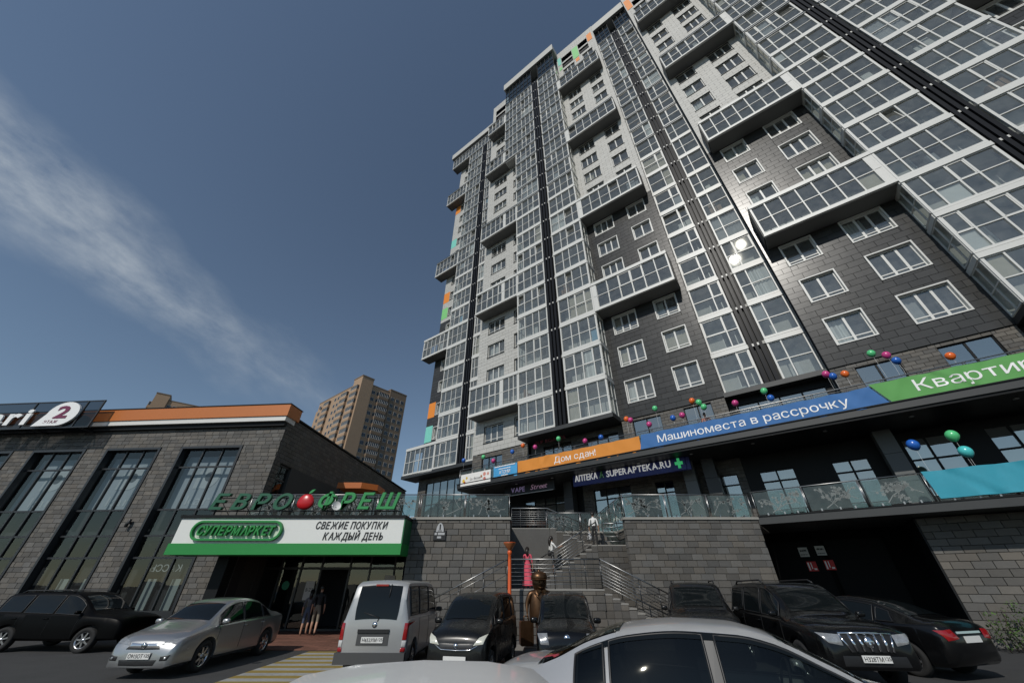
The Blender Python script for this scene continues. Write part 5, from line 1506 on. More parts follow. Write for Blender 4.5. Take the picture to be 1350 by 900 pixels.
c.screen(0.60,1.18); c.screen(-1.56,-0.90,name='rear_window'); c.seam((0.98,0.0,-0.93)); c.handle(-0.20,0.82); c.handle(-1.05,0.84); c.mirror(0.95,0.98)
c.decal('headlamp', [(0.36,0.615),(0.70,0.655),(0.775,0.765),(0.42,0.69)], m_headl)
c.decal('grille', [(0.0,0.535),(0.40,0.545),(0.36,0.60),(0.0,0.595)], m_black)
c.decal('chrome_strip', [(0.0,0.598),(0.34,0.605),(0.34,0.655),(0.0,0.645)], m_chrome)
c.decal('lower_intake', [(0.0,0.25),(0.40,0.26),(0.44,0.36),(0.0,0.36)], m_black)
c.decal('fog_lamp_recess', [(0.50,0.34),(0.66,0.35),(0.70,0.45),(0.50,0.42)], m_black)
c.decal('fog_lamp', [(0.58,0.365),(0.63,0.365),(0.63,0.415),(0.58,0.415)], m_headl, off=0.02)
c.decal('tail_lamp', [(0.50,0.80),(0.74,0.78),(0.80,0.90),(0.56,0.92)], m_tail, False)
b = MB(); b.lathe([(0.0,0.0),(0.055,0.0),(0.055,0.02)], (0,0,0), 14, axis='y'); b.build('emblem', m_chrome, c.t, (2.245,0,0.615), (0,0,R(90)))
c.plate(2.26,0.43,('О915ОТ','125'))
# silver white van ------------------------------------------------------------
VAN = [(-2.02,0.40,0.95,1.02,0.70,0.62),(-1.99,0.30,1.02,1.30,0.80,0.66),(-1.95,0.27,1.06,1.55,0.825,0.66),(-1.86,0.25,1.08,1.82,0.832,0.65),(-1.70,0.25,1.08,1.885,0.832,0.645),(-0.6,0.25,1.07,1.90,0.832,0.65),(0.7,0.25,1.06,1.885,0.832,0.65),(1.05,0.25,1.05,1.83,0.832,0.65),
       (1.60,0.25,1.03,1.34,0.825,0.68),(1.78,0.26,1.00,1.12,0.80,0.68),(1.95,0.28,0.85,0.94,0.76,0.62),(2.04,0.36,0.62,0.68,0.66,0.5)]
c = Car('silver white boxy van seen from behind beside the crossing', 'van', (-3.28,13.1,0), R(90-1.5), VAN, m_whitev, (-1.20,1.42), 0.30, name='parked_van', group='parked vans')
c.side_window(-1.72,-0.90,0.08,0.90); c.side_window(-0.80,0.20,0.08,0.90); c.side_window(0.30,1.30,0.10,0.88,slant=(0,-0.2)); c.screen(1.08,1.62); c.seam((1.35,0.25,-0.85)); c.mirror(1.35,1.15,m_black)
c.screen(-2.012,-1.885,0.86,'rear_window')
c.decal('tail_lamp', [(0.70,0.70),(0.80,0.70),(0.815,1.02),(0.72,1.02)], m_tail, False, 0.02)
c.decal('reverse_lamp', [(0.70,0.57),(0.79,0.57),(0.80,0.69),(0.70,0.69)], m_tailw, False, 0.02)
c.decal('reflector', [(0.68,0.48),(0.79,0.48),(0.79,0.56),(0.69,0.56)], m_tail, False, 0.02)
b = MB(); b.box(-2.09,-1.93,-0.825,0.825,0.26,0.47); b.build('rear_bumper', m_greyp, c.t)
b = MB(); b.box(-2.06,-2.0,-0.38,0.38,0.83,0.90); b.build('tailgate_garnish', m_black, c.t)
b = MB(); b.box(-2.035,-2.0,-0.38,0.38,0.60,0.829); b.build('plate_recess', m_greyp, c.t)
c.plate(-2.045,0.70,('Н653ХМ','125'), False)
b = MB(); b.tube([(-2.02,-0.05,1.05),(-2.03,-0.08,1.12),(-2.0,0.32,1.22)], 0.012, 6); b.build('rear_wiper', m_black, c.t)
b = MB(); b.lathe([(0.0,0.0),(0.06,0.0),(0.06,0.02)], (0,0,0), 14, axis='y'); b.build('emblem', m_chrome, c.t, (-2.03,0,0.985), (0,0,R(-90)))
b = MB(); b.box(-1.93,-1.86,-0.16,0.16,1.76,1.80); b.build('brake_lamp', m_tail, c.t)
b = MB(); b.box(-1.94,-1.9,0.0-0.30,-0.18,1.44,1.52); b.tube([(-1.9,-0.24,1.8),(-1.97,-0.24,1.60),(-1.95,-0.24,1.5)], 0.012, 5); b.build('rear_mirror', m_black, c.t)
# black kei minivan -------------------------------------------------------------
KEI = [(-1.70,0.36,0.90,0.98,0.62,0.52),(-1.66,0.26,0.98,1.25,0.71,0.57),(-1.58,0.22,1.0,1.52,0.735,0.585),(-1.40,0.22,1.0,1.60,0.737,0.585),(-0.4,0.21,0.98,1.62,0.737,0.585),(0.25,0.21,0.96,1.57,0.737,0.585),(0.48,0.21,0.95,1.48,0.737,0.59),
       (1.08,0.22,0.94,1.09,0.735,0.62),(1.25,0.22,0.92,1.02,0.732,0.62),(1.48,0.22,0.86,0.945,0.72,0.58),(1.62,0.21,0.78,0.87,0.70,0.54),(1.69,0.21,0.68,0.77,0.665,0.48),(1.715,0.24,0.56,0.64,0.61,0.42)]
def kei(label, loc, rz, paint, lampw, seed):
    c = Car(label, 'car', loc, rz, KEI, paint, (-1.15,1.18), 0.275)
    c.side_window(-0.02,0.92,0.06,0.92,slant=(0,-0.1)); c.side_window(-0.98,-0.10,0.06,0.92); c.side_window(-1.48,-1.06,0.1,0.88); c.screen(0.52,1.06); c.seam((0.90,-0.06,-1.02)); c.handle(-0.28,0.86); c.handle(-1.15,0.86); c.mirror(0.85,1.04)
    return c
c = kei('black hatchback with pale headlamps parked facing the camera, right of the van', (-0.91,12.2,0), R(-90-12), m_blackp2, 0, 1)
c.decal('headlamp', [(0.40,0.66),(0.62,0.69),(0.69,0.86),(0.52,0.80)], M('pale_headlamp',(0.62,0.62,0.54),0.2,metal=0.2), off=0.016)
c.decal('grille', [(0.0,0.585),(0.38,0.60),(0.40,0.695),(0.0,0.685)], M('grille_mesh',(0.03,0.03,0.032),0.4,var=0.8,scale=50))
c.decal('lower_intake', [(0.0,0.27),(0.42,0.28),(0.40,0.36),(0.0,0.36)], m_greyp)
b = MB(); b.tube([(1.70,-0.50,0.66),(1.735,-0.34,0.585),(1.745,0,0.575),(1.735,0.34,0.585),(1.70,0.50,0.66)], 0.013, 6); b.build('chrome_strip', m_chrome, c.t)
b = MB(); b.lathe([(0.0,0.0),(0.045,0.0),(0.05,0.02)], (0,0,0), 14, axis='y'); b.build('emblem', m_chrome, c.t, (1.735,0,0.65), (0,0,R(90)))
c.plate(1.76,0.42,None)
c = kei('black hatchback with round emblem parked beside the bronze statue', (1.45,12.4,0), R(-90-6), m_blackp, 0, 2)
c.decal('headlamp', [(0.42,0.64),(0.60,0.65),(0.68,0.84),(0.46,0.85)], m_headl, off=0.018)
c.decal('grille', [(0.0,0.44),(0.34,0.44),(0.36,0.52),(0.0,0.52)], m_greyp)
b = MB(); b.lathe([(0.0,0.0),(0.07,0.0),(0.075,0.02)], (0,0,0), 16, axis='y'); b.build('emblem', m_chrome, c.t, (1.69,0,0.755), (0,0,R(90)))
c.decal('fog_lamp', [(0.50,0.34),(0.58,0.34),(0.58,0.42),(0.50,0.42)], m_headl)
c.plate(1.74,0.35,None)
# black SUVs -----------------------------------------------------------------------
SUV = [(-2.40,0.50,0.98,1.05,0.74,0.62),(-2.34,0.40,1.10,1.45,0.86,0.68),(-2.22,0.36,1.14,1.76,0.92,0.68),(-1.95,0.35,1.14,1.83,0.938,0.68),(-0.8,0.34,1.12,1.86,0.94,0.69),(0.15,0.34,1.10,1.83,0.94,0.69),(0.42,0.34,1.09,1.74,0.94,0.69),
       (1.10,0.35,1.08,1.26,0.935,0.74),(1.25,0.35,1.07,1.19,0.93,0.76),(1.9,0.36,1.03,1.13,0.915,0.75),(2.18,0.37,0.98,1.08,0.89,0.70),(2.32,0.37,0.90,1.02,0.85,0.64),(2.39,0.39,0.76,0.90,0.79,0.56),(2.41,0.42,0.62,0.74,0.72,0.50)]
def suv(label, loc, rz, paint):
    c = Car(label, 'suv', loc, rz, SUV, paint, (-1.40,1.38), 0.375, name='parked_suv', group='parked off-roaders')
    c.side_window(-0.05,0.88,0.06,0.92,slant=(0,-0.12)); c.side_window(-1.15,-0.13,0.06,0.92); c.side_window(-2.10,-1.25,0.08,0.9); c.screen(0.46,1.08); c.screen(-2.31,-2.20,0.85,'rear_window'); c.seam((0.90,-0.09,-1.2)); c.handle(-0.32,1.0); c.handle(-1.4,1.0); c.mirror(0.85,1.2)
    for sg in (1,-1):
        b = MB(); b.tube([(-1.9,sg*0.64,1.80),(-1.75,sg*0.64,1.88),(-0.2,sg*0.64,1.90),(0.0,sg*0.64,1.83)], 0.022, 6); b.build('roof_rail', m_black, c.t)
    return c
c = suv('glossy black off-roader with chrome barred grille facing the camera', (7.57,11.9,0), R(-90-7), m_blackp)
c.decal('headlamp', [(0.50,0.76),(0.74,0.80),(0.86,0.96),(0.50,0.94)], m_headl, off=0.02)
c.decal('grille', [(0.0,0.66),(0.40,0.66),(0.48,0.94),(0.0,0.95)], m_black)
c.decal('lower_intake', [(0.0,0.44),(0.60,0.44),(0.58,0.60),(0.0,0.60)], m_black)
for i in range(5):
    y = -0.32+0.16*i; b = MB(); b.tube([(2.375,y,0.95),(2.43,y*0.94,0.80),(2.435,y*0.9,0.68)], 0.028, 6); b.build('grille_bar', m_chrome, c.t)
b = MB(); b.tube([(2.36,-0.50,0.955),(2.40,0,0.965),(2.36,0.50,0.955)], 0.022, 6); b.tube([(2.36,-0.50,0.95),(2.43,-0.38,0.66)], 0.02, 6); b.tube([(2.36,0.50,0.95),(2.43,0.38,0.66)], 0.02, 6); b.build('grille_frame', m_chrome, c.t)
b = MB(); b.lathe([(0.0,0.0),(0.085,0.0),(0.09,0.02)], (0,0,0), 16, axis='y'); b.build('emblem', m_chrome, c.t, (2.445,0,0.82), (0,0,R(90)))
c.plate(2.45,0.56,('Н328ТМ','125'))
c.pack('bonnet_air_marks', [(1.6,0.05,1.165),(1.6,0.20,1.162),(1.5,0.20,1.172),(1.5,0.05,1.175)], m_chrome, 0.004) if False else None
c = suv('black off-roader half hidden behind the silver sedan roof, at the right stair rail', (5.95,14.3,0), R(-90-20), m_blackp2)
b = MB(); b.lathe([(0.0,0.0),(0.34,0.0),(0.36,0.06),(0.34,0.2),(0.0,0.2)], (0,0,0), 20, axis='y'); b.build('spare_wheel_cover', m_chrome, c.t, (-2.42,0.1,1.15), (0,0,R(-90)))
# black saloon at the right edge, seen from behind
c = Car('black saloon at the right edge showing a red tail lamp', 'car', (9.95,13.0,0), R(107), SED, m_blackp, (-1.33,1.27), 0.32)
c.t.scale = (1.08,1.06,1.04)
c.side_window(0.04,1.02,slant=(0.03,-0.12)); c.side_window(-0.88,-0.03); c.side_window(-1.30,-0.95,0.10,0.88,slant=(0.1,0)); c.screen(0.60,1.18); c.screen(-1.56,-0.90,name='rear_window'); c.seam((0.98,0.0,-0.93)); c.handle(-0.2,0.82); c.handle(-1.05,0.84); c.mirror(0.95,0.98)
c.decal('tail_lamp', [(0.42,0.74),(0.72,0.70),(0.80,0.88),(0.50,0.90)], m_tail, False, 0.018)
c.patch('boot_chrome', [(-2.185,-0.40,0.86),(-2.185,0.40,0.86),(-2.19,0.40,0.82),(-2.19,-0.40,0.82)], m_chrome, 0.01)
c.plate(-2.21,0.72,None, False)
# black pickup at the left edge
c = suv('matte black off-roader at the left edge with a pale side window', (-15.0,15.7,0), R(-3), M('matte_black_paint',(0.002,0.002,0.0022),0.4,spec=0.08))
c.t.scale = (1.0,0.95,0.86)
# front silver sedan, large in the foreground
FG = [(-2.30,0.48,0.74,0.80,0.64,0.48),(-2.22,0.32,0.92,1.00,0.80,0.62),(-2.02,0.24,0.97,1.075,0.85,0.68),(-1.72,0.22,0.97,1.10,0.865,0.66),(-1.48,0.22,0.965,1.165,0.867,0.62),(-1.10,0.21,0.955,1.315,0.868,0.61),(-0.72,0.21,0.95,1.405,0.868,0.615),(-0.20,0.21,0.94,1.447,0.868,0.62),
       (0.25,0.21,0.93,1.435,0.868,0.62),(0.52,0.21,0.925,1.385,0.868,0.62),(0.90,0.21,0.915,1.225,0.868,0.63),(1.35,0.22,0.90,1.02,0.865,0.70),(1.60,0.22,0.87,0.965,0.86,0.71),(2.0,0.22,0.77,0.85,0.82,0.67),(2.2,0.22,0.63,0.71,0.74,0.58),(2.32,0.28,0.48,0.54,0.62,0.46)]
c = Car('silver sedan filling the bottom right foreground, sun glinting in its rear window', 'car', (2.02,4.90,0), R(-19), FG, m_silver1, (-1.4,1.33), 0.32, dens=120, group='silver foreground cars', openings=((-1.24,-0.98,'side'),(-0.90,-0.06,'side'),(0.06,1.10,'side'),(0.62,1.28,'top'),(-1.60,-0.84,'top')))
c.t.scale = (1,1,1.03)
m_fgl = GLASS('tinted_car_glass', (0.34,0.38,0.37), 1.55, 0.02, 0)
m_fgr = GLASS('dark_tinted_car_glass', (0.12,0.13,0.13), 1.55, 0.025, 0)
c.side_window(0.05,1.11,0.02,0.98,20,mat=m_fgl); c.side_window(-0.91,-0.05,0.02,0.98,18,mat=m_fgr); c.side_window(-1.25,-0.97,0.02,0.98,10,mat=m_fgr)
c.screen(0.58,1.32,0.96,n=24,mat=m_fgl); c.screen(-1.66,-0.80,0.94,'rear_window',n=24,mat=m_fgr); c.seam((1.05,0.0,-0.95)); c.handle(-0.22,0.84); c.handle(-1.08,0.86); c.mirror(0.98,1.0)
m_seat = M('grey_seat_cloth',(0.09,0.09,0.095),0.9,var=0.2)
b = MB(); b.box(-1.6,1.25,-0.74,0.74,0.30,0.42); b.build('cabin_floor', m_cdark, c.t)
b = MB(); b.box(0.95,1.30,-0.72,0.72,0.55,0.94); b.build('dashboard', m_cdark, c.t)
b = MB(); b.box(-1.62,-1.05,-0.66,0.66,0.80,1.0); b.build('parcel_shelf', m_cdark, c.t)
for x, y in ((0.15,0.37),(0.15,-0.37),(-0.75,0.37),(-0.75,-0.37)):
    b = MB(); b.prism([(x-.1,.42),(x+.42,.42),(x+.42,.56),(x-.02,.56),(x-.14,1.10),(x-.28,1.10),(x-.2,.5)], y-.24, y+.24); o = b.build('seat', m_seat, c.t)
    b = MB(); b.prism([(x-.17,1.11),(x-.15,1.30),(x-.27,1.30),(x-.28,1.11)], y-.13, y+.13); b.build('headrest', m_seat, o)
b = MB(); ring = [(0.72+0.05*math.cos(a), 0.37+0.18*math.sin(a), 0.95+0.17*math.cos(a)) for a in [2*math.pi*i/24 for i in range(25)]]; b.tube(ring, 0.014, 6, cap=False); b.build('steering_wheel', m_cdark, c.t)
for sg in (1,-1):
    # wind deflectors above the side windows and B pillar
    b = MB(); vs = []; n = 24
    for i in range(n+1):
        x = -1.18 + (0.98+1.18)*i/n; vs.append(c.side_pt(x, 0.90, sg, 0.012)); 
    for i in range(n+1):
        x = -1.18 + (0.98+1.18)*i/n; vs.append(c.side_pt(x, 1.02, sg, 0.014))
    b.add(vs, [((i, i+1, i+n+2, i+n+1) if sg < 0 else (i+n+1, i+n+2, i+1, i)) for i in range(n)], 0, True); b.build('wind_deflector', m_wglass, c.t)
    b = MB(); vs = [c.side_pt(-0.055,0.0,sg,0.010), c.side_pt(0.055,0.0,sg,0.010), c.side_pt(0.045,1.0,sg,0.010), c.side_pt(-0.045,1.0,sg,0.010)]
    b.add(vs, [(0,1,2,3) if sg < 0 else (3,2,1,0)]); b.build('door_pillar', M('pillar_film',(0.06,0.06,0.06),0.35), c.t)
# near silver car of which only the roof shows
HAT = [(-1.95,0.40,0.90,0.98,0.62,0.50),(-1.90,0.28,0.98,1.15,0.76,0.60),(-1.75,0.22,1.0,1.33,0.83,0.62),(-1.45,0.22,0.99,1.44,0.84,0.63),(-0.6,0.21,0.97,1.515,0.845,0.64),(0.1,0.21,0.95,1.50,0.845,0.64),(0.45,0.21,0.94,1.42,0.845,0.64),(1.15,0.22,0.90,1.05,0.84,0.70),(1.40,0.22,0.86,0.97,0.83,0.70),(1.75,0.22,0.74,0.82,0.78,0.62),(1.95,0.28,0.5,0.56,0.62,0.46)]
c = Car('dusty silver hatchback right before the camera, only its roof showing', 'car', (-0.46,2.45,0), R(90+8), HAT, m_silver2, (-1.2,1.2), 0.30, dens=110, crown=0.07, group='silver foreground cars')
c.side_window(0.0,0.95,slant=(0,-0.1)); c.side_window(-0.95,-0.06); c.screen(0.50,1.12,n=20); c.screen(-1.74,-1.50,0.85,'rear_window'); c.seam((0.9,-0.03,-1.0)); c.handle(-0.2,0.85); c.mirror(0.9,1.0)
c.t.scale = (1,1,0.974)
c.pack('tail_lamp', [(-1.90,0.60,0.95),(-1.80,0.78,0.95),(-1.80,0.80,0.70),(-1.92,0.64,0.70)], m_tail, 0.02)
# ------------------------------------------------------------------ people
def skin_mesh(nodes, edges, root, sub=2):
    me = bpy.data.meshes.new('figure'); names = list(nodes); idx = {n: i for i, n in enumerate(names)}
    me.from_pydata([nodes[n][0] for n in names], [(idx[a], idx[b_]) for a, b_, _ in edges], [])
    o = bpy.data.objects.new('figure', me); TMP.collection.objects.link(o)
    md = o.modifiers.new('skin', 'SKIN'); md.use_smooth_shade = True; md.branch_smoothing = 0.6
    for n in names:
        r = nodes[n][1]; sv = me.skin_vertices[0].data[idx[n]]
        sv.radius = r if isinstance(r, tuple) else (r, r)
        sv.use_root = (n == root)
    s_ = o.modifiers.new('sub', 'SUBSURF'); s_.levels = sub; s_.render_levels = sub
    vl = TMP.view_layers[0]; vl.update()
    out = bpy.data.meshes.new_from_object(o.evaluated_get(vl.depsgraph))
    bpy.data.objects.remove(o); bpy.data.meshes.remove(me)
    return out
def figure(name, label, cat, loc, rz, mats, pose=None, scale=1.0, head=1.0, longsleeve=False, shorts=False, bulk=1.0):
    "front is -y; mats: skin, top, bottom, shoe"
    J = {'pelvis': ((0,0,.95),(.135*bulk,.10*bulk)), 'waist': ((0,0,1.08),(.115*bulk,.09*bulk)), 'chest': ((0,0.01,1.27),(.145*bulk,.105*bulk)), 'collar': ((0,0.015,1.41),(.085*bulk,.07*bulk)),
         'neck': ((0,0.005,1.48),.05), 'jaw': ((0,-.015,1.54),.07*head), 'skull': ((0,0,1.54+.09*head),(.078*head,.092*head)), 'crown': ((0,.01,1.54+.165*head),.06*head), 'nose': ((0,-.115*head,1.54+.055*head),.012)}
    for sd, sg in (('l',1),('r',-1)):
        J.update({'sh'+sd: ((sg*.175*bulk,.01,1.39),.058*bulk), 'el'+sd: ((sg*.235*bulk,.03,1.12),.042*bulk), 'wr'+sd: ((sg*.25,-.04,.90),.029), 'palm'+sd: ((sg*.25,-.06,.83),(.022,.036)),
                  'hip'+sd: ((sg*.085,0,.90),.088*bulk), 'kn'+sd: ((sg*.095,-.015,.50),.058), 'ca'+sd: ((sg*.095,.015,.34),.055), 'an'+sd: ((sg*.095,.02,.085),.037), 'toe'+sd: ((sg*.11,-.13,.035),(.042,.03))})
    for k, v in (pose or {}).items(): J[k] = (v, J[k][1])
    E = [('pelvis','waist','bottom'),('waist','chest','top'),('chest','collar','top'),('collar','neck','skin'),('neck','jaw','skin'),('jaw','skull','skin'),('skull','crown','skin'),('jaw','nose','skin')]
    for sd, sg in (('l',1),('r',-1)):
        E += [('collar','sh'+sd,'top'),('sh'+sd,'el'+sd,'sleeve'),('el'+sd,'wr'+sd,'cuff'),('wr'+sd,'palm'+sd,'skin'),('pelvis','hip'+sd,'bottom'),('hip'+sd,'kn'+sd,'bottom'),('kn'+sd,'ca'+sd,'calf'),('ca'+sd,'an'+sd,'calf'),('an'+sd,'toe'+sd,'shoe')]
        w, p = Vector(J['wr'+sd][0]), Vector(J['palm'+sd][0]); d = (p-w).normalized()
        fw = Vector((0,-1,0)); fw = (fw - d*fw.dot(d)).normalized() if abs(d.y) < 0.95 else Vector((0,0,1))
        for q, (off, L) in enumerate(((-.028,.075),(-.010,.085),(.010,.08),(.028,.062))):
            a = p + d*.02 + fw*off; m_ = a + d*L*.55; e = a + d*L*0.95 + Vector((-sg*.018,0,0))
            J['f%d%s' % (q, sd)] = (tuple(m_), .0095); J['g%d%s' % (q, sd)] = (tuple(e), .008)
            E += [('palm'+sd, 'f%d%s' % (q, sd), 'skin'), ('f%d%s' % (q, sd), 'g%d%s' % (q, sd), 'skin')]
        th = p - d*.02 + fw*.05; J['th'+sd] = (tuple(th + d*.03), .010); E += [('palm'+sd,'th'+sd,'skin')]
    me = skin_mesh(J, E, 'pelvis')
    order = ['skin','top','bottom','shoe']
    for k in order: me.materials.append(mats[k])
    segs = []
    for a, b_, r in E:
        r2 = {'sleeve': 'top', 'cuff': 'top' if longsleeve else 'skin', 'calf': 'skin' if shorts else 'bottom'}.get(r, r)
        ra, rb = J[a][1], J[b_][1]; ra = ra[0] if isinstance(ra, tuple) else ra; rb = rb[0] if isinstance(rb, tuple) else rb
        segs.append((Vector(J[a][0]), Vector(J[b_][0]), order.index(r2), (ra+rb)/2))
    for p in me.polygons:
        c = p.center; best = (9, 0)
        for A, B, i, rr in segs:
            ab = B-A; t = max(0, min(1, (c-A).dot(ab)/max(1e-9, ab.length_squared))); d = (c-(A+ab*t)).length - rr
            if d < best[0]: best = (d, i)
        p.material_index = best[1]; p.use_smooth = True
    t = thing(name, label, cat, loc, rz)
    t.scale = (scale,)*3
    o = obj('body', me, t)
    return t, J
def hair(t, J, mat, head=1.0, long=0.0, bun=False):
    s = Vector(J['skull'][0]); b = MB(); vs = []; n, m_ = 16, 9
    for j in range(m_+1):
        ph = math.pi*0.62*j/m_
        for i in range(n):
            a = 2*math.pi*i/n
            back = math.sin(a)
            r = math.sin(ph)*(1.0 if back > -0.3 or ph < 0.9 else 0.86)
            vs.append((s.x+math.cos(a)*r*.104*head, s.y+.012+back*r*.118*head, s.z+.015+math.cos(ph)*.125*head))
    b.add(vs, [(j*n+i, (j+1)*n+i, (j+1)*n+(i+1)%n, j*n+(i+1)%n) for j in range(m_) for i in range(n)], 0, True)
    if long: b.tube([(s.x,s.y+.05,s.z+.05),(s.x,s.y+.11,s.z-.06),(s.x,s.y+.12,s.z-.06-long*.5),(s.x,s.y+.10,s.z-.06-long)], [.08,.085,.075,.03], 10)
    b.build('hair', mat, t)
m_skinp = M('skin', (0.42,0.24,0.16), 0.55)
m_hair = M('dark_hair', (0.014,0.010,0.008), 0.45)
m_wshirt = M('white_cloth', (0.72,0.72,0.70), 0.85); m_kcloth = M('black_cloth', (0.014,0.014,0.016), 0.85); m_gcloth = M('grey_cloth', (0.11,0.115,0.13), 0.85); m_kshort = M('khaki_cloth', (0.20,0.17,0.13), 0.85); m_shoe = M('shoe', (0.05,0.05,0.05), 0.6); m_wshoe = M('pale_shoe', (0.5,0.5,0.48), 0.6)
m_pink = M('pink_dress_cloth', (0.58,0.075,0.12), 0.8, var=0.35, scale=18)
walkU = {'knl': (.095,-.17,.62), 'cal': (.095,-.10,.47), 'anl': (.095,-.08,.24), 'toel': (.11,-.22,.20)}
# woman in a pink dress on the lower landing (seen from behind)
t, J = figure('person', 'person in a long pink dress with dark hair standing on the lower landing', 'person', (0.70,19.0,LZ), R(170), dict(skin=m_skinp, top=m_pink, bottom=m_pink, shoe=m_wshoe), scale=0.90, pose={'ell': (.22,-.06,1.15), 'wrl': (.13,-.24,1.22), 'palml': (.10,-.29,1.24)})
hair(t, J, m_hair, long=0.22)
b = MB(); prof = [(.135,1.10),(.155,1.0),(.175,.85),(.20,.6),(.235,.35),(.27,.12)]; n = 28; vs = []
for r, z in prof:
    for i in range(n):
        a = 2*math.pi*i/n; rr = r*(1 + 0.07*math.sin(a*7)*(1.1-z)); vs.append((math.cos(a)*rr*1.0, math.sin(a)*rr*.85, z))
b.add(vs, [(j*n+i, (j+1)*n+i, (j+1)*n+(i+1)%n, j*n+(i+1)%n) for j in range(len(prof)-1) for i in range(n)], 0, True); b.build('dress', m_pink, t)
# woman in white top climbing
t, J = figure('person', 'person in white top and black shorts climbing the first flight', 'person', (2.02,21.0,LZ+0.53), R(110), dict(skin=m_skinp, top=m_wshirt, bottom=m_kcloth, shoe=m_wshoe), scale=0.96, shorts=True, pose=dict(walkU, elr=(-.24,-.16,1.18), wrr=(-.26,-.36,1.25), palmr=(-.26,-.43,1.27)))
hair(t, J, m_hair, long=0.3)
b = MB(); b.lathe([(.0,-.14),(.09,-.13),(.10,0),(.08,.13),(0,.15)], (0.2,.05,.98), 12); b.build('shoulder_bag', m_kcloth, t)
# man in white shirt on the middle landing with a plastic bag
t, J = figure('person', 'person in white shirt and black trousers on the middle landing with a white bag', 'person', (4.52,22.2,3.41), R(165), dict(skin=m_skinp, top=m_wshirt, bottom=m_kcloth, shoe=m_shoe), scale=1.0, pose={'knl': (.095,-.05,.5), 'wrl': (.27,-.05,.9)})
hair(t, J, m_hair)
bag = thing('plastic_bag', 'white plastic bag in the hand of the person in white shirt', 'bag', (4.25,22.28,3.78))
b = MB(); n = 14; prof = [(.02,.38),(.05,.33),(.11,.22),(.14,.10),(.12,.01),(0,0)]; vs = []
for r, z in prof:
    for i in range(n): a = 2*math.pi*i/n; rr = r*(1+.12*math.sin(a*3+z*9)); vs.append((math.cos(a)*rr, math.sin(a)*rr*.6, z))
b.add(vs, [(j*n+i, (j+1)*n+i, (j+1)*n+(i+1)%n, j*n+(i+1)%n) for j in range(len(prof)-1) for i in range(n)], 0, True); b.build('sack', M('bag_film',(0.6,0.6,0.6),0.45), bag)
b = MB(); b.tube([(-.02,0,.36),(-.01,0,.45),(.02,0,.45),(.03,0,.36)], .008, 5); b.build('handle', M('bag_film',(0.6,0.6,0.6),0.45), bag)
# couple at the entrance
t, J = figure('person', 'person in black shirt and light shorts walking at the supermarket entrance', 'person', (-8.2,18.9,0.03), R(200), dict(skin=m_skinp, top=m_kcloth, bottom=m_kshort, shoe=m_shoe), scale=0.99, shorts=True, pose={'knl': (.095,-.14,.52), 'cal': (.095,-.10,.36), 'anl': (.095,-.14,.10), 'toel': (.11,-.28,.06), 'knr': (-.095,.06,.50), 'car': (-.095,.14,.36), 'anr': (-.095,.24,.16), 'toer': (-.10,.14,.05)})
hair(t, J, m_hair)
t, J = figure('person', 'person with patterned top and denim shorts beside the one in black', 'person', (-8.66,19.05,0.03), R(190), dict(skin=m_skinp, top=M('patterned_cloth',(0.10,0.10,0.11),0.85,var=1.2,scale=30), bottom=M('denim',(0.07,0.09,0.14),0.85), shoe=m_wshoe), scale=0.90, shorts=True, pose={'knr': (-.095,-.14,.52), 'car': (-.095,-.10,.36), 'anr': (-.095,-.12,.10), 'toer': (-.11,-.27,.06)})
hair(t, J, m_hair, long=0.2)
# person looking over the upper terrace rail
t, J = figure('person', 'person with bare shoulders behind the blue banner under the three balloons', 'person', tw(-2.75,-1.05,UZ), TH, dict(skin=m_skinp, top=M('salmon_cloth',(0.6,0.25,0.2),0.8), bottom=m_gcloth, shoe=m_shoe), scale=0.93, pose={'wrl': (.3,-.25,1.15), 'palml': (.3,-.32,1.17), 'ell': (.28,-.05,1.12)})
hair(t, J, m_hair)

# ------------------------------------------------------------------ bronze statue
m_bronze = M('bronze', (0.115,0.062,0.032), 0.38, metal=0.85, var=0.35, scale=7)
t, J = figure('statue', 'bronze statue of a round headed traveller holding a suitcase between black cars', 'statue', (0.96,15.2,0.10), R(12), dict(skin=m_bronze, top=m_bronze, bottom=m_bronze, shoe=m_bronze), scale=1.04, head=2.3, bulk=1.85, longsleeve=True, pose={'jaw': (0,-.03,1.56), 'skull': (0,0,1.70), 'crown': (0,.01,1.80), 'nose': (0,-.2,1.66), 'elr': (-.44,.02,1.10), 'wrr': (-.46,-.08,.88), 'palmr': (-.46,-.10,.80), 'ell': (.42,.02,1.10), 'wrl': (.40,-.16,.92), 'palml': (.38,-.22,.86)})
s = Vector(J['skull'][0])
b = MB(); b.lathe([(0.0,.24),(.12,.23),(.23,.18),(.275,.09),(.275,0.0),(.24,-.03)], (s.x,s.y+.01,s.z+.07), 22); b.lathe([(.0,.29),(.05,.275),(.055,.22)], (s.x,s.y+.01,s.z+.07), 10)
n = 12; vs = [(s.x+.262*math.cos(R(20+140*i/(n-1)))*q, s.y+.01-.262*math.sin(R(20+140*i/(n-1)))*q-(.06 if q > 1 else 0), s.z+.085-(.03 if q > 1 else 0)) for q in (1.0,1.45) for i in range(n)]
b.add(vs, [(i,i+1,i+n+1,i+n) for i in range(n-1)], 0, True); b.build('cap', m_bronze, t)
b = MB()
for sg in (1,-1): b.lathe([(0,-.03),(.045,-.02),(.055,.02),(.03,.05),(0,.055)], (sg*.20, 0, s.z-.05), 12)
b.build('ears', m_bronze, t)
b = MB()
for sg in (1,-1): b.lathe([(0,-.02),(.026,-.012),(.03,0.015)], (sg*.075, -.245, s.z+.0), 10, axis='y')
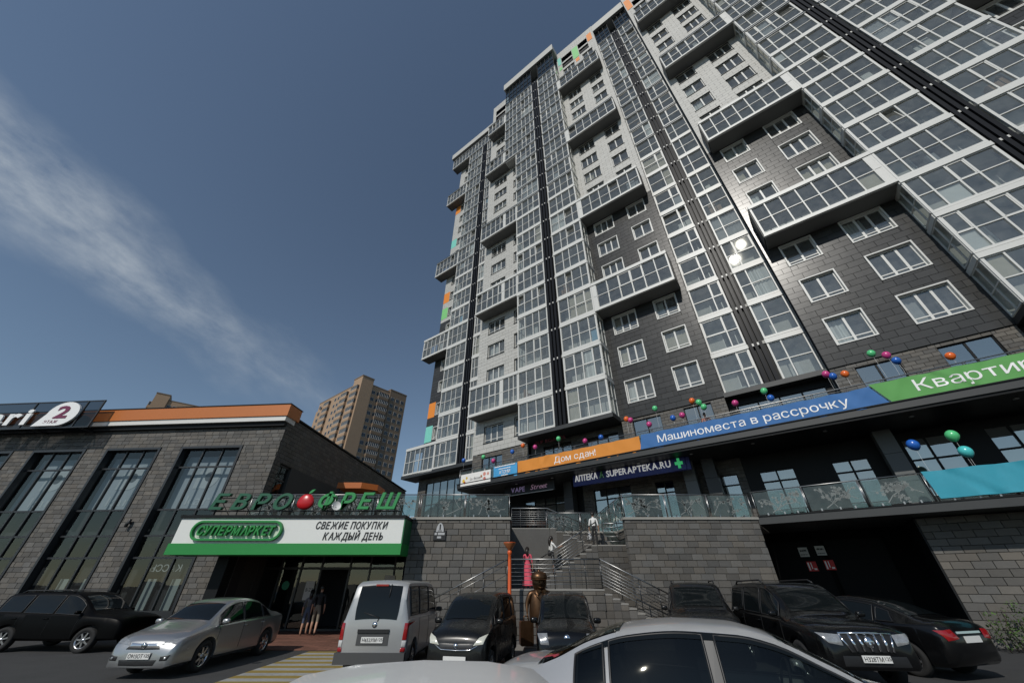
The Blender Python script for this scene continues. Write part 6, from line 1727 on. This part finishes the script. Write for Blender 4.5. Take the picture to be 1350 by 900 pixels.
b.tube([(-.10,-.20,s.z-.14),(0,-.235,s.z-.165),(.10,-.20,s.z-.14)], .014, 6); b.lathe([(0,-.03),(.03,-.02),(.036,.02),(0,.04)], (0,-.26,s.z-.06), 10); b.build('face', m_bronze, t)
b = MB(); b.tube([(-.22,-.18,1.40),(-.12,-.265,1.28),(.08,-.28,1.08),(.28,-.20,.90)], .026, 6); b.build('strap', m_bronze, t)
b = MB(); b.box(.22,.46,-.26,-.14,.70,.94); b.build('satchel', m_bronze, t)
b = MB(); n = 24; vs = []
prof = [(.34,.62),(.36,.70),(.37,.85),(.36,1.0),(.345,1.15),(.33,1.28),(.30,1.38),(.22,1.46),(.15,1.54)]
for r, z in prof:
    for i in range(n): a = 2*math.pi*i/n; vs.append((math.cos(a)*r, math.sin(a)*r*.74+.01, z))
b.add(vs, [(j*n+i, j*n+(i+1)%n, (j+1)*n+(i+1)%n, (j+1)*n+i) for j in range(len(prof)-1) for i in range(n)], 0, True); b.build('jacket', m_bronze, t)
b = MB(); prof = [(0,-.27),(.09,-.255),(.17,-.20),(.225,-.11),(.245,0.0),(.235,.10),(.19,.19),(.10,.245),(0,.26)]
b.lathe(prof, (0,0,s.z-.03), 24); b.build('head', m_bronze, t)
for sg in (1,-1):
    b = MB(); b.prism([(sg*.02,1.47),(sg*.16,1.50),(sg*.12,1.33)], -.26, -.17); b.build('collar', m_bronze, t)
b = MB(); b.lathe([(0.0,0.10),(0.55,0.10),(0.60,0.0),(0.60,-.1)], (0,0,-.10), 24); b.build('plinth', m_stone2, t)
sc_ = thing('suitcase', 'bronze suitcase hanging from the hand of the statue', 'suitcase', (0.47,15.03,0.16), R(12))
b = MB(); b.prism([(x,z) for x, z in [(-.22,.04),(-.18,0),(.18,0),(.22,.04),(.22,.60),(.18,.64),(-.18,.64),(-.22,.60)]][::-1], -.11, .11); b.build('case', m_bronze, sc_)
b = MB(); b.tube([(-.08,0,.63),(-.07,0,.76),(.07,0,.76),(.08,0,.63)], .02, 8); b.build('handle', m_bronze, sc_)
b = MB(); b.box(-.225,.225,-.115,-.109,.46,.49); b.box(-.14,-.10,-.12,-.109,0.02,.62); b.box(.10,.14,-.12,-.109,.02,.62); b.build('straps', m_bronze, sc_)

# ------------------------------------------------------------------ orange lamp
t = thing('street_lamp', 'orange lamp post with funnel shaped top at the foot of the stairs', 'lamp', (-0.09,16.2,0.12))
m_lo = M('orange_enamel', (0.62,0.10,0.02), 0.4)
b = MB(); b.lathe([(.11,0),(.11,.05),(.07,.10),(.065,2.45),(.055,2.62),(.085,2.66),(.085,2.74),(.05,2.78)], (0,0,0), 16); b.build('post', m_lo, t)
b = MB(); b.lathe([(.05,2.76),(.10,2.82),(.24,3.00),(.245,3.03),(.22,3.03)], (0,0,0), 24); b.build('funnel', M('lamp_funnel',(0.30,0.10,0.035),0.45), t)
b = MB(); b.lathe([(.0,3.06),(.24,3.045),(.255,3.03),(.22,3.02)], (0,0,0), 24); b.build('cap', m_lo, t)

# ------------------------------------------------------------------ hedge by the garage pier
m_leaf = M('leaf', (0.055,0.105,0.022), 0.6, isl=0.5, var=0.2)
t = thing('hedge', 'low green hedge in front of the stone pier at the right edge', 'hedge', tw(6.0,-1.3,0), TH)
rnd = random.Random(5); b = MB(); st_ = MB()
for i in range(4200):
    x = rnd.uniform(-2.4, 4.5); top = 1.15 + .22*math.sin(x*3.1) + .12*math.sin(x*7.7+1)
    y = rnd.uniform(-.45,.45); z = rnd.uniform(.1, 1)*(top*(1-.35*(y/.45)**2))
    if rnd.random() < .05: z += rnd.uniform(0,.25)
    a, e = rnd.uniform(0,6.28), rnd.uniform(-.7,1.2); r = rnd.uniform(.03,.06)
    u = Vector((math.cos(a)*math.cos(e), math.sin(a)*math.cos(e), math.sin(e)))*r; v = Vector((-math.sin(a),math.cos(a),rnd.uniform(-.3,.3)))*r*.5; p = Vector((x,y,z))
    b.add([p-u, p+v, p+u, p-v], [(0,1,2,3)])
for i in range(40):
    x = rnd.uniform(-2.3,4.4); y = rnd.uniform(-.3,.3); st_.tube([(x,y,0),(x+rnd.uniform(-.15,.15),y,.6),(x+rnd.uniform(-.3,.3),y+rnd.uniform(-.2,.2),1.1)], [.015,.01,.004], 5)
stuff(b.build('foliage', m_leaf, t)); st_.build('stems', M('bark',(0.06,0.045,0.03),0.9), t)

# ------------------------------------------------------------------ far high-rises
m_bk1 = M('tan_brick', (0.36,0.25,0.165), 0.85, var=0.12, scale=0.8); m_bk2 = M('brown_shaded_brick', (0.20,0.145,0.10), 0.85, var=0.12, scale=0.8); m_bw = M('far_white', (0.55,0.54,0.51), 0.7); m_fg = M('far_glass', (0.035,0.042,0.05), 0.12, spec=0.6)  # brown brick paints the shade of the right face; parapets share it
def highrise(label, loc, rz, WX, WY, NFL, fh=2.95, seed=1):
    t = thing('high_rise', label, 'building', loc, rz)
    H = NFL*fh + 1.5
    def part(name, mat, *boxes):
        b = MB()
        for q in boxes: b.box(*q)
        return b.build(name, mat, t)
    part('wall', m_bk1, (0.6,WX-0.6,0.6,WY-0.6,0,H))
    # projecting bays on both seen faces, taller corner
    part('corner_bay', m_bk1, (0,5.0,0,6.5,0,H+2.2))
    part('wall_bay', m_bk2, (WX-8.5,WX-0.4,0.1,4,0,H+1.0))
    part('wall_bay', m_bk1, (0.1,4,WY*0.42,WY*0.62,0,H-1.2))
    part('wall_bay', m_bk1, (0.2,4,WY*0.80,WY-0.4,0,H-4.0))
    part('parapet', m_bk2, (-0.15,5.15,-0.15,6.65,H+2.2,H+2.6),(WX-8.6,WX-0.3,0.0,4.1,H+1.0,H+1.4),(0.5,WX-0.5,0.5,WY-0.5,H,H+0.35))
    fm = MB(); fm.box(-.75,.75,-.05,.05,0,1.5); fm.box(-.68,-.03,-.07,-.051,.08,1.42,1); fm.box(.03,.68,-.07,-.051,.08,1.42,1); wmesh = fm.mesh('window', [m_bw, m_fg])
    bm = MB(); w = 4.6
    bm.box(0,w,-1.0,0,-.1,1.0); bm.box(0,w,-1.02,-.02,2.55,2.75,0)
    for i in range(7): bm.box(i*w/6.0-.05 if i else 0, min(w,i*w/6.0+.05), -1.0,-.9,1.0,2.55,1)
    bm.box(.05,w-.05,-.93,-.05,1.0,2.55,2)
    bm.box(0,w,-1.01,-.95,1.0,1.08,1)
    bmesh_ = bm.mesh('balcony', [m_bk1, m_bw, m_fg]); bm2 = bm.mesh('balcony', [m_bk2, m_bw, m_fg])
    n = 0
    joined = {}
    for k in range(NFL):
        z = k*fh + .9
        for x in (6.2, 8.4, WX-7.0, WX-4.6, WX-2.2):
            far = k < NFL-16
            y = 0.6 if x < WX-8.5 else 0.1
            if not far: obj('window', wmesh, t, (x,y,z)); n += 1
        for y in (8.2, 10.6, WY*.42+1.6, WY*.42+4.2, WY*.70, WY*.75, WY*.9):
            if k >= NFL-16:
                x = .6 if y < WY*.42 or WY*.62 < y < WY*.8 else .1
                obj('window', wmesh, t, (x,y,z), (0,0,R(-90)))
        if k >= NFL-18:
            obj('balcony', bm2, t, (WX-13.6,.62,k*fh))
            obj('balcony', bmesh_, t, (0.02,5.6,k*fh), (0,0,R(-90)))
            obj('balcony', bmesh_, t, (.62,WY*.40,k*fh), (0,0,R(-90)))
            obj('balcony', bmesh_, t, (.62,WY*.80,k*fh), (0,0,R(-90)))
    return t
highrise('tan brick high-rise with white balcony rows beyond the supermarket roof', (-60.0,128.0,0), R(50.7), 22, 36, 23)
highrise('dark high-rise top peeking over the supermarket roof at the left', (-163.0,150.0,0), R(38), 30, 18, 24, seed=2)
bpy.data.scenes.remove(TMP)
print('objects', len(bpy.data.objects), 'tris', sum(len(o.data.polygons)*2 for o in bpy.data.objects if o.type=='MESH'), 'sep panes', cnt['pane'])
